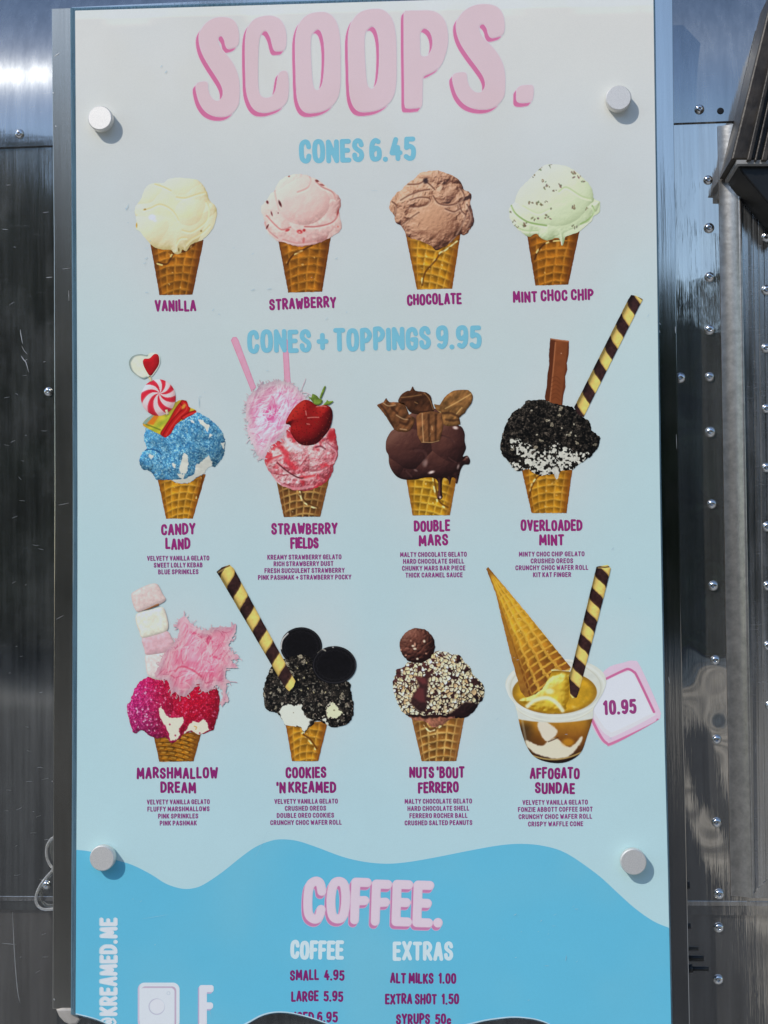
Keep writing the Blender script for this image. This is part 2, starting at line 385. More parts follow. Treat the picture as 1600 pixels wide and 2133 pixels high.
def text_field(txt, x0, yb0, x1, yb1, cap, wt, step, wide=.44, gap=None, jit=0., seed=1, spacew=.62):
    """stroke lettering fitted between x0 and x1; baseline from yb0 to yb1; wt = stroke width / cap height"""
    rs = np.random.RandomState(seed)
    g = gap if gap is not None else wt*.55
    adv = []; tot = 0.
    for ch in txt:
        if ch == ' ': w = spacew*wide; adv.append((None, tot, w)); tot += w
        else:
            w = GLYPH[ch][0]*wide+wt*(1.25 if ch in '.' else 1.); adv.append((ch, tot, w)); tot += w+g
    tot -= g
    W = x1-x0; sx = W/tot; cy = cap*(1-wt); half = cap*wt/2
    L = []; LW = []
    for ch, ox, w in adv:
        if ch is None: continue
        jy = rs.uniform(-jit, jit)*cap; js = 1+rs.uniform(-jit, jit)*.8; jr = rs.uniform(-jit, jit)*.35
        gw = GLYPH[ch][0]*wide*sx
        for kind, pts in GLYPH[ch][1]:
            q = np.array(pts, float)
            if kind == 's': q = smooth_pts(q, False, 4)
            if kind == 'o': q = smooth_pts(q, True, 4); q = np.vstack([q, q[:1]])
            px = ox*sx+wt*sx*.5+q[:, 0]*gw-(q[:, 1]-.5)*jr*cap*.4; py = half+q[:, 1]*cy*js+jy
            L.append(np.stack([px, py], 1)); LW.append(half*WT.get(ch, 1.))
    ang = math.atan2(yb1-yb0, x1-x0)
    ca, sa = math.cos(ang), math.sin(ang)
    pad = cap*.22+2
    P = []
    for p in L:
        X_ = p[:, 0]*ca+p[:, 1]*sa; Y_ = p[:, 0]*sa-p[:, 1]*ca
        P.append(np.stack([x0+X_, yb0+Y_], 1))
    X, Y = grid(P, step, pad)
    D = np.full(X.shape, 1e9)
    sub = half*2+cap*.2
    for p, hw_ in zip(P, LW):
        a0, b0 = p.min(0)-sub; a1, b1 = p.max(0)+sub
        i0 = max(0, int((b0-Y[0, 0])/step)); i1 = int((b1-Y[0, 0])/step)+2
        j0 = max(0, int((a0-X[0, 0])/step)); j1 = int((a1-X[0, 0])/step)+2
        s = np.s_[i0:i1, j0:j1]
        D[s] = np.minimum(D[s], seg_dist(X[s], Y[s], p)-hw_)
    return X, Y, D

# ---------------------------------------------------------------- picture painters
def cone_paint(X, Y, q, pal, cell=17., style=0, seed=0, flap=None):
    """q = top left, top right, bottom right, bottom left; pal = (cell, ridge, edge, highlight)"""
    (tlx, tly), (trx, try_), (brx, bry), (blx, bly) = q
    v = (Y-(tly+try_)/2)/((bly+bry)/2-(tly+try_)/2)
    xl = tlx+(blx-tlx)*v; xr = trx+(brx-trx)*v
    u = np.clip((X-xl)/(xr-xl), -.1, 1.1); c = 2*u-1
    ang = np.arcsin(np.clip(c*.97, -1, 1))/math.pi
    wx = X+2.2*fbm(X, Y, 14, seed); 
    n = max(4, round((trx-tlx)/cell*1.15))
    if style == 0:      # square mesh, sagging rows
        a = (ang+.5)*n+.4*v+.12*fbm(X, Y, 16, seed+1)*2; b = (Y+9*(1-c*c)+5*c)/cell+.15*fbm(X, Y, 16, seed+2)*2
    elif style == 1:    # slanted mesh
        a = (ang+.5)*n+(Y/cell)*.22; b = (Y+6*(1-c*c)-10*c)/cell
    else:               # basket weave of slanted dashes
        a = (ang+.5)*n*.8+(Y/cell)*.5; b = (Y+6*(1-c*c)-8*c)/(cell*.62); a = a+.5*(np.floor(b) % 2)
    fa, fb = a-np.floor(a), b-np.floor(b)
    la = np.minimum(fa, 1-fa); lb = np.minimum(fb, 1-fb)
    ridge = np.maximum(1-ss(.05, .17, la), 1-ss(.06, .2, lb))
    if style == 2: ridge = ss(.25, .5, lb)*ss(.12, .3, la)
    inner = np.clip(.75+.5*(fb-.4)+.25*(.5-fa), .5, 1.2)
    A = lum(solid(X, pal[0]), inner*(1+.45*fbm(X, Y, 9, seed+5, 3)))
    A = mix(A, pal[1], ridge*(.58+.8*fbm(X, Y, 11, seed+4)))
    tone = fbm(X, Y, 30, seed+6)
    A = lum(A, 1+.3*tone)
    A = mix(A, pal[2], .8*ss(.5, 1.02, np.abs(c+.06))**1.5)
    A = mix(A, pal[2], .45*(1-ss(0, .18, v)))
    sp = ss(.26, .36, fbm(X, Y, 8, seed+9, 3))*ss(.9, .3, np.abs(c))
    A = mix(A, pal[3], .55*sp)
    if flap is not None:
        d = seg_dist(X, Y, flap)
        A = mix(A, np.array(pal[2])*.7, .8*(1-ss(.8, 2.8, d)))
        d2 = seg_dist(X, Y, np.asarray(flap)+[-3.2, 2.2])
        A = mix(A, pal[3], (1-ss(.6, 2.6, d2))*ss(-.05, .25, vnoise(X, Y, 7, seed+3)))
    return A

GOLD = ((172, 104, 26), (192, 128, 44), (92, 46, 16), (236, 200, 130))
AMBER = ((196, 134, 30), (212, 160, 64), (120, 66, 18), (240, 212, 150))
YELLOW = ((196, 142, 30), (220, 178, 72), (132, 82, 26), (244, 224, 160))
LATTICE = ((122, 78, 38), (214, 172, 100), (112, 70, 36), (236, 214, 160))
BASKET = ((160, 102, 22), (224, 176, 82), (110, 64, 20), (240, 210, 140))

def cone(z, q, pal, parent, cell=17., style=0, seed=0, flap=None, layer=1, top=None):
    q = z(q)
    out = q if top is None else np.vstack([z(top), q[2:]])
    X, Y = grid(out, 1.)
    D = poly_sdf(X, Y, out)+.9*vnoise(X, Y, 4, seed)
    emit('waffle_cone', parent, X, Y, D, cone_paint(X, Y, q, pal, cell, style, seed, None if flap is None else z.op(flap)), layer)

def crease(A, X, Y, line, c, w=3., a=.8, side=None, lit=(240, 236, 225)):
    d = seg_dist(X, Y, line); A = mix(A, c, a*(1-ss(w*.15, w, d)))
    if side is not None:
        d2 = seg_dist(X, Y, np.asarray(line)+np.asarray(side)); A = mix(A, lit, .5*a*(1-ss(w*.1, w*1.1, d2)))
    return A
def blob(A, X, Y, x, y, rx, ry, c, a=1., rot=0., soft=.5):
    ca, sa = math.cos(rot), math.sin(rot); u = ((X-x)*ca+(Y-y)*sa)/rx; v = (-(X-x)*sa+(Y-y)*ca)/ry
    return mix(A, c, a*(1-ss(1-soft, 1+soft, np.hypot(u, v))))

def scoop_field(X, Y, D, domes, R=40., detail=.0, seed=0, ds=12., k=1.):
    h = dome(D, R)*.7
    for (x, y, rx, ry, hh) in domes:
        e = 1-((X-x)/rx)**2-((Y-y)/ry)**2
        h = np.maximum(h, np.sqrt(np.clip(e, 0, 1))*hh)
    h = h+detail*fbm(X, Y, ds, seed, 4)
    return light(h, k), h

def wafer(z, poly, a, b, width, first, period, parent, slant, seed=0, layer=3, endcap=None):
    """striped wafer roll along a->b; slant = sideways lean of the stripes"""
    p = z.sm(poly, 2) if False else z(poly)
    a, b = z([a])[0], z([b])[0]; X, Y = grid(p, .8)
    D = poly_sdf(X, Y, p)+.5*vnoise(X, Y, 5, seed)-.3
    ax = (b-a)/np.linalg.norm(b-a); nx = np.array([-ax[1], ax[0]])
    t = (X-a[0])*ax[0]+(Y-a[1])*ax[1]; s = ((X-a[0])*nx[0]+(Y-a[1])*nx[1])/(width/z.k/2)
    sc = np.clip(s, -1, 1)
    f = (t-first/z.k-slant*np.arcsin(sc)/1.57*(period/z.k))/(period/z.k)+.25+.03*vnoise(X, Y, 6, seed)
    f = f-np.floor(f)
    dark = ss(.0, .05, f)*(1-ss(.5, .55, f))
    sh = .62+.5*np.sqrt(np.clip(1-(sc+.15)**2, 0, 1))
    A = lum(solid(X, (206, 178, 100)), sh*(1+.12*fbm(X, Y, 5, seed)))
    A = mix(A, (176, 140, 66), .5*ss(.2, .35, fbm(X, Y, 4, seed+2)))
    K = lum(solid(X, (44, 27, 27)), sh*(1.05+.7*fbm(X, Y, 5, seed+1)))
    A = A*(1-dark[..., None])+K*dark[..., None]
    edge = np.minimum(np.minimum(f, 1-f), np.abs(f-.5))
    A = mix(A, (120, 84, 44), .35*(1-ss(.0, .05, edge)))
    if endcap is not None: A = crease(A, X, Y, z(endcap), (60, 36, 26), 2.4, .9, (0, 2.2), (240, 215, 140))
    emit('wafer_roll', parent, X, Y, D, A, layer)

def crumbs(X, Y, seed, s=3.6):
    f1, f2, v, gx, gy = worley(X+1.5*vnoise(X, Y, 3, seed), Y, s, seed)
    g1, g2, w, _, _ = worley(X, Y, s*1.8, seed+5)
    val = 5+v**2*46+w**4*38
    A = solid(X, (1, 1, 1))*val[..., None]*np.array([1.05, .95, .86])
    A = lum(A, .35+.75*ss(.0, 1.3, f2-f1)+.35*np.clip(gx+gy, -1, 1))
    A = mix(A, (150, 142, 124), .85*((w > .965) & (f2-f1 > .5)))
    return A

def floss(z, outline, parent, base, deep, pale, n, seed, layer, flow, pockets=(), wisps=0, lines=()):
    p = z.sm(outline, 4); X, Y = grid(p, 1., 16.); rs = np.random.RandomState(seed)
    D = poly_sdf(X, Y, p)+6.5*fbm(X, Y, 11, seed, 4)+2.5*np.abs(fbm(X, Y, 4, seed+1, 2))
    A = solid(X, base); A = mix(A, deep, .7*ss(-.05, .45, fbm(X+8*vnoise(X, Y, 18, seed), Y, 26, seed+3, 4)))
    for pk in pockets:
        dp = poly_sdf(X, Y, z.sm(pk, 4)); A = mix(A, deep, 1-ss(-5, 3, dp))
    inside = np.argwhere(D < -1)
    for i in range(n):
        r, c = inside[rs.randint(len(inside))]; x, y = X[r, c], Y[r, c]
        ang = flow(x, y)+rs.normal(0, .45); L = rs.uniform(10, 38); bend = rs.normal(0, .035)
        pts = []
        for k in range(7):
            pts.append((x, y)); x += math.cos(ang)*L/6; y += math.sin(ang)*L/6; ang += bend*L/6
        pts = np.array(pts); w = rs.uniform(.8, 2.3)
        a0, b0 = pts.min(0)-4; a1, b1 = pts.max(0)+4
        i0, i1 = max(0, int(b0-Y[0, 0])), max(0, int(b1-Y[0, 0])+2); j0, j1 = max(0, int(a0-X[0, 0])), max(0, int(a1-X[0, 0])+2)
        s = np.s_[i0:i1, j0:j1]
        if A[s].size == 0: continue
        d = seg_dist(X[s], Y[s], pts); t = rs.rand()
        A[s] = mix(A[s], pale if t < .6 else deep, (.75 if t < .6 else .5)*(1-ss(.2, w, d)))
        if wisps and rs.rand() < wisps: D[s] = np.minimum(D[s], d-.7)
    near = np.argwhere((D > -7) & (D < -.5)); gy_, gx_ = np.gradient(D)
    for i in range(230):
        r, c = near[rs.randint(len(near))]; x, y = X[r, c], Y[r, c]; ang = math.atan2(gy_[r, c], gx_[r, c])+rs.normal(0, .75); L = rs.uniform(5, 13); bend = rs.normal(0, .09); pts = []
        for k in range(5): pts.append((x, y)); x += math.cos(ang)*L/4; y += math.sin(ang)*L/4; ang += bend*L/4
        pts = np.array(pts); a0, b0 = pts.min(0)-3; a1, b1 = pts.max(0)+3
        s = np.s_[max(0, int(b0-Y[0, 0])):max(0, int(b1-Y[0, 0])+2), max(0, int(a0-X[0, 0])):max(0, int(a1-X[0, 0])+2)]
        if D[s].size == 0: continue
        d = seg_dist(X[s], Y[s], pts); D[s] = np.minimum(D[s], d-rs.uniform(.45, .8)); A[s] = mix(A[s], pale, .5*(1-ss(.3, 1.3, d)))
    ca, sa = math.cos(flow(X.mean(), Y.mean())), math.sin(flow(X.mean(), Y.mean()))
    wx = X+10*fbm(X, Y, 40, seed+31); wy = Y+10*fbm(X, Y, 40, seed+32); u, v = wx*ca+wy*sa, -wx*sa+wy*ca
    fib = fbm(u*.22, v, 4.5, seed+33, 3); A = mix(A, pale, .8*ss(.02, .3, fib)); A = mix(A, deep, .45*ss(.05, .35, -fib))
    ed = ss(-15, 0, D+5*fbm(u*.3, v, 6, seed+34)); A = mix(A, (206, 194, 206), .5*ed); A = mix(A, pale, .3*ed*ss(-.1, .2, fib))
    for ln in lines: A = crease(A, X, Y, z.op(ln), np.array(deep)*np.array([.95, .75, .8]), 3.6, .55, (0, 5), pale)
    A = lum(A, .96+.22*fbm(X, Y, 40, seed+8)+.12*ss(0, 30, -D)-.08)
    emit('fairy_floss', parent, X, Y, D, A, layer)

def plain_poly(name, z, pts, parent, c, layer, seed=0, var=.12, R=8., k=.8, smooth=4, rough=.6, paint=None, ns=10., amb=.72):
    p = z.sm(pts, smooth) if smooth else z(pts); X, Y = grid(p, 1.)
    D = poly_sdf(X, Y, p)+rough*vnoise(X, Y, 4, seed)
    A = lum(solid(X, c), (amb+(1-amb)*1.35*light(dome(D, R), k))*(1+var*2*fbm(X, Y, ns, seed, 4)))
    if paint is not None: A = paint(A, X, Y, D)
    emit(name, parent, X, Y, D, A, layer)

ZA = Zoom(260, 340, 10/3); ZB = Zoom(790, 330, 10/3); ZC = Zoom(250, 680, 5.204); ZD = Zoom(470, 680, 5.2034)
ZE = Zoom(770, 680, 5.204); ZF = Zoom(1020, 600, 4.3545); ZG = Zoom(250, 1190, 5.2037); ZH = Zoom(440, 1170, 4.959)
ZI = Zoom(790, 1290, 6.6667); ZJ = Zoom(1000, 1170, 4.0)
PIC = 'ice_cream_picture'

def pic_vanilla():
    z = ZA
    p = z.sm([(70,340),(75,300),(115,240),(150,160),(220,135),(270,135),(300,110),(360,100),(440,105),(500,115),(540,150),(570,200),(590,260),(625,290),(640,340),(630,400),(600,470),(540,530),(490,550),(450,575),(430,610),(400,600),(385,625),(350,630),(320,600),(270,600),(200,580),(160,540),(110,480),(75,450),(80,400)], 4)
    X, Y = grid(p, 1.); D = poly_sdf(X, Y, p)+1.3*vnoise(X, Y, 5, 1)
    c = z([(230,430),(440,340),(380,190),(200,230),(560,420)])
    L, h = scoop_field(X, Y, D, [(c[0,0],c[0,1],50,47,33),(c[1,0],c[1,1],48,48,36),(c[2,0],c[2,1],50,36,30),(c[3,0],c[3,1],38,34,28),(c[4,0],c[4,1],30,44,24)], 42, 1.6, 3, 14, .6)
    A = ramp(L, [(0, (186,172,124)), (.4, (208,200,168)), (.65, (220,215,192)), (1, (230,227,210))])
    A = mix(A, (222, 208, 150), .35*ss(.05, .4, fbm(X, Y, 34, 5)))
    cr = (208, 194, 142)
    for ln in ([(130,325),(180,310),(240,285),(300,305),(345,345),(372,395)], [(565,265),(585,320),(572,390),(520,440),(460,475),(400,465)], [(210,145),(270,165),(320,190)], [(360,235),(420,240),(500,215),(560,200)], [(430,560),(470,520),(540,480),(590,430)], [(360,560),(385,520),(430,515)]):
        A = crease(A, X, Y, z.op(ln), cr, 3., .8, (0, 3.2))
    b = z([(190,375),(140,320),(82,430),(530,470),(375,600)])
    A = blob(A, X, Y, *b[0], 7, 6, (250,250,242), .8); A = blob(A, X, Y, *b[0]+[6, 7], 4, 3, (250,250,242), .5)
    A = blob(A, X, Y, *b[1], 2.6, 1.8, (150,120,50), .8); A = blob(A, X, Y, *b[2], 1.8, 5, (190,150,50), .9); A = blob(A, X, Y, *b[3], 2, 2, (140,110,50), .9); A = blob(A, X, Y, *b[4], 1.5, 4, (110,85,30), .9)
    pr = emit(PIC, 'board', X, Y, D, A, 2, 'vanilla scoop picture, cream yellow gelato in a waffle cone')
    cone(z, [(178,560),(548,530),(470,912),(241,916)], GOLD, pr, 17, 0, 11, [(235,690),(290,700),(320,660),(345,620),(420,610),(480,565)])
def pic_strawberry():
    z = ZA
    p = z.sm([(945,330),(955,290),(985,255),(1010,215),(1040,190),(1060,140),(1110,95),(1180,75),(1250,80),(1290,95),(1340,115),(1390,150),(1440,190),(1490,235),(1500,280),(1490,330),(1495,380),(1505,430),(1495,470),(1450,500),(1400,530),(1330,560),(1260,570),(1220,580),(1170,570),(1110,550),(1060,540),(1010,500),(980,460),(970,420),(965,370)], 4)
    X, Y = grid(p, 1.); D = poly_sdf(X, Y, p)+2.*vnoise(X, Y, 5, 2)
    c = z([(1240,280),(1190,450),(1020,340),(1440,430),(1400,220)])
    L, h = scoop_field(X, Y, D, [(c[0,0],c[0,1],66,58,44),(c[1,0],c[1,1],66,40,26),(c[2,0],c[2,1],28,36,22),(c[3,0],c[3,1],26,34,20),(c[4,0],c[4,1],30,30,24)], 40, 1.8, 9, 11, .55)
    A = ramp(L, [(0, (166,118,116)), (.4, (206,172,168)), (.65, (222,197,191)), (1, (231,213,206))])
    A = mix(A, (222,172,172), .35*ss(.0, .4, fbm(X, Y, 30, 15)))
    A = lum(A, 1+.22*fbm(X, Y, 6, 4, 3)*ss(-5, 40, Y-c[0,1]-10))
    for ln, cc in (([(985,365),(1040,425),(1090,462),(1150,445)], (190,112,112)), ([(1492,330),(1472,380),(1425,418),(1330,440),(1250,440)], (176,96,98)), ([(1040,190),(1050,250),(1070,330)], (198,156,152)), ([(1285,95),(1290,130),(1270,170),(1200,200)], (196,150,146)), ([(1330,130),(1370,165),(1440,200),(1460,250)], (180,120,118)), ([(965,400),(1000,470),(1060,520)], (190,130,130)), ([(1100,530),(1200,555),(1330,540)], (196,140,138))):
        A = crease(A, X, Y, z.op(ln), cc, 3., .8, (0, 3.2), (240,222,216))
    for x, y, rx, ry, r, cc in ((990,270,2.4,3.6,-.4,(90,30,35)), (1078,280,2.4,7,-.4,(70,20,25)), (1020,350,1.6,5,-.3,(110,50,55)), (990,440,1.8,5.5,.5,(90,25,30)), (1335,122,4,2.4,.3,(110,40,40)), (1140,90,2,2,0,(150,90,80)), (1370,150,5,1.8,.3,(150,80,75)), (1215,475,6,4,.2,(185,50,55)), (1245,465,3,3,0,(170,40,45)), (1242,535,2.6,6,.1,(190,110,110)), (1130,465,5,2.4,-.4,(180,60,65)), (1480,440,1.8,2.2,0,(200,120,110)), (1065,345,1.5,2,0,(140,90,90)), (1480,340,2,7,.3,(150,60,60))):
        q = z([(x, y)])[0]; A = blob(A, X, Y, q[0], q[1], rx, ry, cc, .95, r)
    q = z([(1213, 478)])[0]; A = blob(A, X, Y, q[0], q[1], 2.4, 1.5, (225,170,165), .9)
    pr = emit(PIC, 'board', X, Y, D, A, 2, 'strawberry scoop picture, pale pink gelato in a waffle cone')
    cone(z, [(1065,530),(1432,505),(1370,892),(1135,898)], GOLD, pr, 17, 0, 21, [(1130,700),(1150,660),(1180,630),(1240,600),(1300,570)])
def pic_chocolate():
    z = ZB
    p = z.sm([(72,330),(85,280),(120,240),(160,215),(180,185),(215,160),(250,140),(280,105),(330,90),(390,83),(450,95),(500,115),(540,140),(575,180),(585,215),(630,235),(640,265),(630,310),(645,350),(658,420),(650,460),(620,510),(590,530),(560,530),(520,560),(480,600),(430,625),(390,635),(360,605),(310,580),(250,560),(200,545),(180,510),(150,470),(120,450),(110,420),(95,385),(75,360)], 4)
    X, Y = grid(p, 1.); D = poly_sdf(X, Y, p)+2.6*vnoise(X, Y, 6, 3)
    c = z([(390,440),(440,260),(280,300),(600,400),(120,320),(420,140)])
    W = np.abs(fbm(X+10*vnoise(X, Y, 25, 8), Y, 26, 6, 4))
    rough = ss(.2, 1., np.hypot((X-c[0,0])/62, (Y-c[0,1])/58))
    L, h = scoop_field(X, Y, D, [(c[0,0],c[0,1],62,62,40),(c[1,0],c[1,1],32,30,36),(c[2,0],c[2,1],42,24,33),(c[3,0],c[3,1],20,44,26),(c[4,0],c[4,1],18,28,20),(c[5,0],c[5,1],50,26,28)], 38, 0, 9, 13, 1)
    h = h-rough*W*26+2*fbm(X, Y, 5, 4); L = light(h, .8)
    A = ramp(L, [(-.1, (64,38,30)), (.25, (124,82,64)), (.55, (178,134,108)), (.8, (200,158,130)), (1.1, (226,194,170))])
    A = mix(A, (196,146,114), .3*(1-rough))
    for ln in ([(215,290),(280,270),(345,275),(350,300),(320,325),(250,335),(210,335)], [(150,465),(210,420),(275,375)], [(375,260),(410,310),(480,325),(550,310)], [(150,290),(210,255),(290,225),(350,215)], [(550,300),(570,360),(600,400),(570,470),(540,520)], [(310,150),(350,180),(385,215)], [(560,200),(590,260),(560,300)], [(610,320),(640,400),(610,470)], [(200,180),(280,175),(330,140)], [(90,300),(120,330),(110,380)], [(460,350),(520,370),(560,350)], [(480,600),(510,555),(545,535)]):
        A = crease(A, X, Y, z.op(ln), (104,66,52), 2.8, .85, (-1, 3), (222,188,162))
    q = z([(322,155)])[0]; A = blob(A, X, Y, q[0], q[1], 5, 6, (50,34,36), .95)
    pr = emit(PIC, 'board', X, Y, D, A, 2, 'chocolate scoop picture, ridged light brown gelato in a waffle cone')
    cone(z, [(180,510),(566,515),(507,904),(262,910)], AMBER, pr, 17, 1, 31, [(300,880),(320,790),(390,710),(430,650),(470,630),(560,560)])
def pic_mint():
    z = ZB
    p = z.sm([(905,340),(920,320),(940,300),(950,260),(975,215),(1020,165),(1070,115),(1110,75),(1150,45),(1220,40),(1290,50),(1350,80),(1400,120),(1450,170),(1480,220),(1490,280),(1530,300),(1535,330),(1525,380),(1490,400),(1470,440),(1420,480),(1380,510),(1300,540),(1290,555),(1270,605),(1255,570),(1235,550),(1170,570),(1120,550),(1090,520),(1040,545),(1000,520),(950,480),(920,440),(905,400)], 4)
    X, Y = grid(p, 1.); D = poly_sdf(X, Y, p)+1.8*vnoise(X, Y, 5, 4)
    c = z([(1220,270),(1060,450),(1480,360),(1300,480)])
    L, h = scoop_field(X, Y, D, [(c[0,0],c[0,1],84,72,50),(c[1,0],c[1,1],50,28,22),(c[2,0],c[2,1],20,34,16),(c[3,0],c[3,1],60,26,20)], 44, 1.8, 19, 12, .5)
    A = ramp(L, [(0, (150,166,126)), (.4, (194,206,174)), (.65, (211,219,196)), (1, (222,228,210))])
    for ln, cc in (([(915,325),(940,375),(990,418),(1050,447),(1160,466)], (128,158,92)), ([(1480,330),(1492,375),(1455,425),(1400,455)], (138,168,104)), ([(1250,230),(1300,200),(1400,260),(1470,280)], (180,196,150)), ([(1000,330),(1100,380),(1180,350)], (196,206,172)), ([(940,470),(1010,500),(1100,500)], (176,194,150))):
        A = crease(A, X, Y, z.op(ln), cc, 3.2, .9, (0, 3.4), (232,238,218))
    rs = np.random.RandomState(3)
    for x, y, s in ((1045,305,1.5),(1112,308,1.8),(1160,300,.8),(1345,340,1.4),(1085,415,1.6),(1165,412,1.8),(1010,465,1.8),(1345,470,1.3),(1120,72,1.2),(1190,55,1),(1350,105,1.5),(1390,130,1.1),(1160,195,1.5),(1140,158,1.1),(1255,190,1.3),(1215,225,1),(925,440,1.2),(1440,350,.8),(1190,350,.8),(1075,115,1),(1420,160,.9),(950,475,1),(910,370,1)):
        for k in range(5):
            q = z([(x+rs.normal(0, 11)*s*.7, y+rs.normal(0, 8)*s*.7)])[0]
            A = blob(A, X, Y, q[0], q[1], rs.uniform(1, 2.4)*s, rs.uniform(.7, 1.3)*s, (92+rs.randint(40), 82+rs.randint(36), 70+rs.randint(20)), .85, rs.uniform(0, 3))
    pr = emit(PIC, 'board', X, Y, D, A, 2, 'mint choc chip scoop picture, pale green gelato with dark chips in a waffle cone')
    cone(z, [(1025,525),(1392,500),(1313,875),(1085,882)], GOLD, pr, 17, 0, 41, [(1080,700),(1100,650),(1140,600),(1200,570),(1300,560)])

def pic_candy():
    z = ZC
    p = z.sm([(260,1180),(280,1120),(300,1060),(430,1100),(560,1050),(700,1000),(740,970),(800,940),(850,935),(920,970),(980,1010),(1050,1070),(1110,1140),(1130,1200),(1140,1260),(1130,1360),(1110,1420),(1060,1490),(1020,1525),(985,1510),(950,1540),(900,1600),(830,1640),(760,1690),(690,1705),(600,1690),(540,1665),(400,1660),(370,1620),(310,1560),(250,1550),(215,1490),(215,1440),(240,1370),(290,1320),(270,1260)], 4)
    X, Y = grid(p, .9); D = poly_sdf(X, Y, p)+2.2*vnoise(X, Y, 3, 5)
    c = z([(800,1230),(330,1430),(400,1200),(640,1500)])
    L, h = scoop_field(X, Y, D, [(c[0,0],c[0,1],72,66,44),(c[1,0],c[1,1],26,28,24),(c[2,0],c[2,1],34,34,22),(c[3,0],c[3,1],50,40,30)], 36, 0, 9, 13, .8)
    f1, f2, v, gx, gy = worley(X, Y, 2.9, 6)
    B = ramp(v, [(0, (52,116,168)), (.35, (78,150,200)), (.7, (106,176,216)), (1, (150,204,230))])
    B = lum(B, (.62+.5*np.clip(L, 0, 1))*(.8+.25*ss(0, 1.2, f2-f1))*(1+.5*fbm(X, Y, 14, 7)))
    M = np.full(X.shape, 9.)
    for q in ([(650,1500),(690,1370),(735,1400),(740,1480),(720,1590),(660,1600),(635,1540)], [(820,1510),(960,1400),(1000,1470),(990,1520),(930,1580),(830,1640),(750,1700),(620,1705),(545,1670),(600,1655),(700,1655),(800,1600)], [(850,1010),(900,1020),(975,1080),(950,1150),(910,1090),(860,1050)], [(970,1150),(1000,1180),(960,1220)], [(560,1480),(610,1500),(590,1540)], [(740,1010),(790,1020),(800,1045)], [(1100,1270),(1130,1260),(1125,1330)], [(320,1370),(360,1400),(340,1440),(310,1420)], [(620,1600),(700,1600),(690,1660),(650,1640)]):
        M = np.minimum(M, poly_sdf(X, Y, z(q)))
    M = M+5*fbm(X, Y, 5, 8, 3)
    Wc = lum(solid(X, (216,219,212)), .86+.16*np.clip(L, 0, 1)+.1*fbm(X, Y, 10, 3))
    m = (1-ss(-.8, .8, M))[..., None]; A = B*(1-m)+Wc*m
    A = crease(A, X, Y, z.op([(270,1340),(340,1330),(410,1350),(450,1390)]), (28,74,120), 2.6, .8)
    A = crease(A, X, Y, z.op([(570,1160),(640,1200),(700,1270)]), (40,92,140), 2.6, .6)
    pr = emit(PIC, 'board', X, Y, D, A, 2, 'picture of a scoop in blue sprinkles with a lolly kebab on top')
    cone(z, [(405,1640),(930,1600),(790,2082),(500,2085)], AMBER, pr, 15, 0, 51, [(845,1850),(870,1760),(895,1660),(885,1610)])
    def strap(A, X, Y, D):
        t = ((X-z.o[0])*z.k*.62+(Y-z.o[1])*z.k*.78)
        A = ramp(t, [(960, (214,148,44)), (1010, (222,176,50)), (1060, (220,206,66)), (1100, (170,186,60)), (1150, (226,204,60)), (1240, (214,180,48))])
        A = lum(A, .9+.25*fbm(X, Y, 9, 4))
        A = mix(A, (128,158,150), 1-ss(-1, 1, poly_sdf(X, Y, z([(240,1052),(330,965),(385,958),(300,1062)]))))
        A = mix(A, (206,120,36), 1-ss(-1, 1.5, poly_sdf(X, Y, z([(292,1052),(372,962),(425,962),(360,1066)]))))
        A = crease(A, X, Y, z.op([(285,1062),(360,1090),(435,1120)]), (96,110,40), 2.4, .8)
        A = crease(A, X, Y, z.op([(500,960),(560,900),(610,830)]), (120,120,50), 6, .55)
        for ln, w in (([(480,1160),(560,1040),(640,900),(690,840)], 8.5), ([(690,830),(722,860),(715,910),(640,980),(560,1080),(500,1180)], 7.5), ([(830,930),(760,950),(690,990)], 5.)):
            d = seg_dist(X, Y, z.op(ln)); A = mix(A, (178,26,26), 1-ss(w*.75, w*.9, d)); A = mix(A, (112,12,16), .7*(1-ss(.5, 1.8, np.abs(d-w*.85)))); A = mix(A, (212,70,62), .6*(1-ss(.5, 2.4, d)))
        q = z([(690,868)])[0]; A = blob(A, X, Y, q[0], q[1], 3.2, 6, (206,150,60), .9, .6)
        return A
    plain_poly('rainbow_strap', z, [(245,1050),(345,960),(480,950),(560,860),(640,800),(720,805),(745,870),(790,890),(830,930),(700,1000),(600,1070),(560,1150),(490,1205),(430,1170),(290,1100)], pr, (220,190,60), 3, 7, paint=strap, smooth=2)
    def swirl(A, X, Y, D):
        o = z([(430,725)])[0]; r = np.hypot(X-o[0], Y-o[1]); a = np.arctan2(Y-o[1], X-o[0])
        s = np.sin(7*a+.16*r+.8*fbm(X, Y, 18, 3)); m = ss(-.12, .12, s)
        B = mix(solid(X, (228,196,202)), (198,34,54), m*.97)
        B = mix(B, (214,90,108), .6*(1-ss(.1, .3, np.abs(s-.35)))*m)
        return lum(B, .82+.3*np.clip(light(dome(D, 16), .8), 0, 1)+.12*fbm(X, Y, 7, 2))
    th = np.linspace(0, 2*math.pi, 24, False)
    plain_poly('round_lolly', z, [(415+188*math.cos(t), 770+198*math.sin(t)) for t in th], pr, (228,200,205), 4, 8, paint=swirl, rough=.3)
    for s in ([(303,545),(330,535),(352,590),(330,600)], [(488,905),(515,900),(530,950),(505,960)]):
        plain_poly('lolly_stick', z, s, pr, (222,206,170), 5, 1, smooth=0, R=3)
    def heart(A, X, Y, D):
        A = lum(solid(X, (224,223,206)), .97+.1*fbm(X, Y, 8, 3))
        d = seg_dist(X, Y, z.op([(290,310),(220,300),(150,318),(105,380),(105,430),(130,490),(190,545),(250,568),(290,556)]))
        return mix(A, (120,140,142), .85*(1-ss(1, 5, d)))
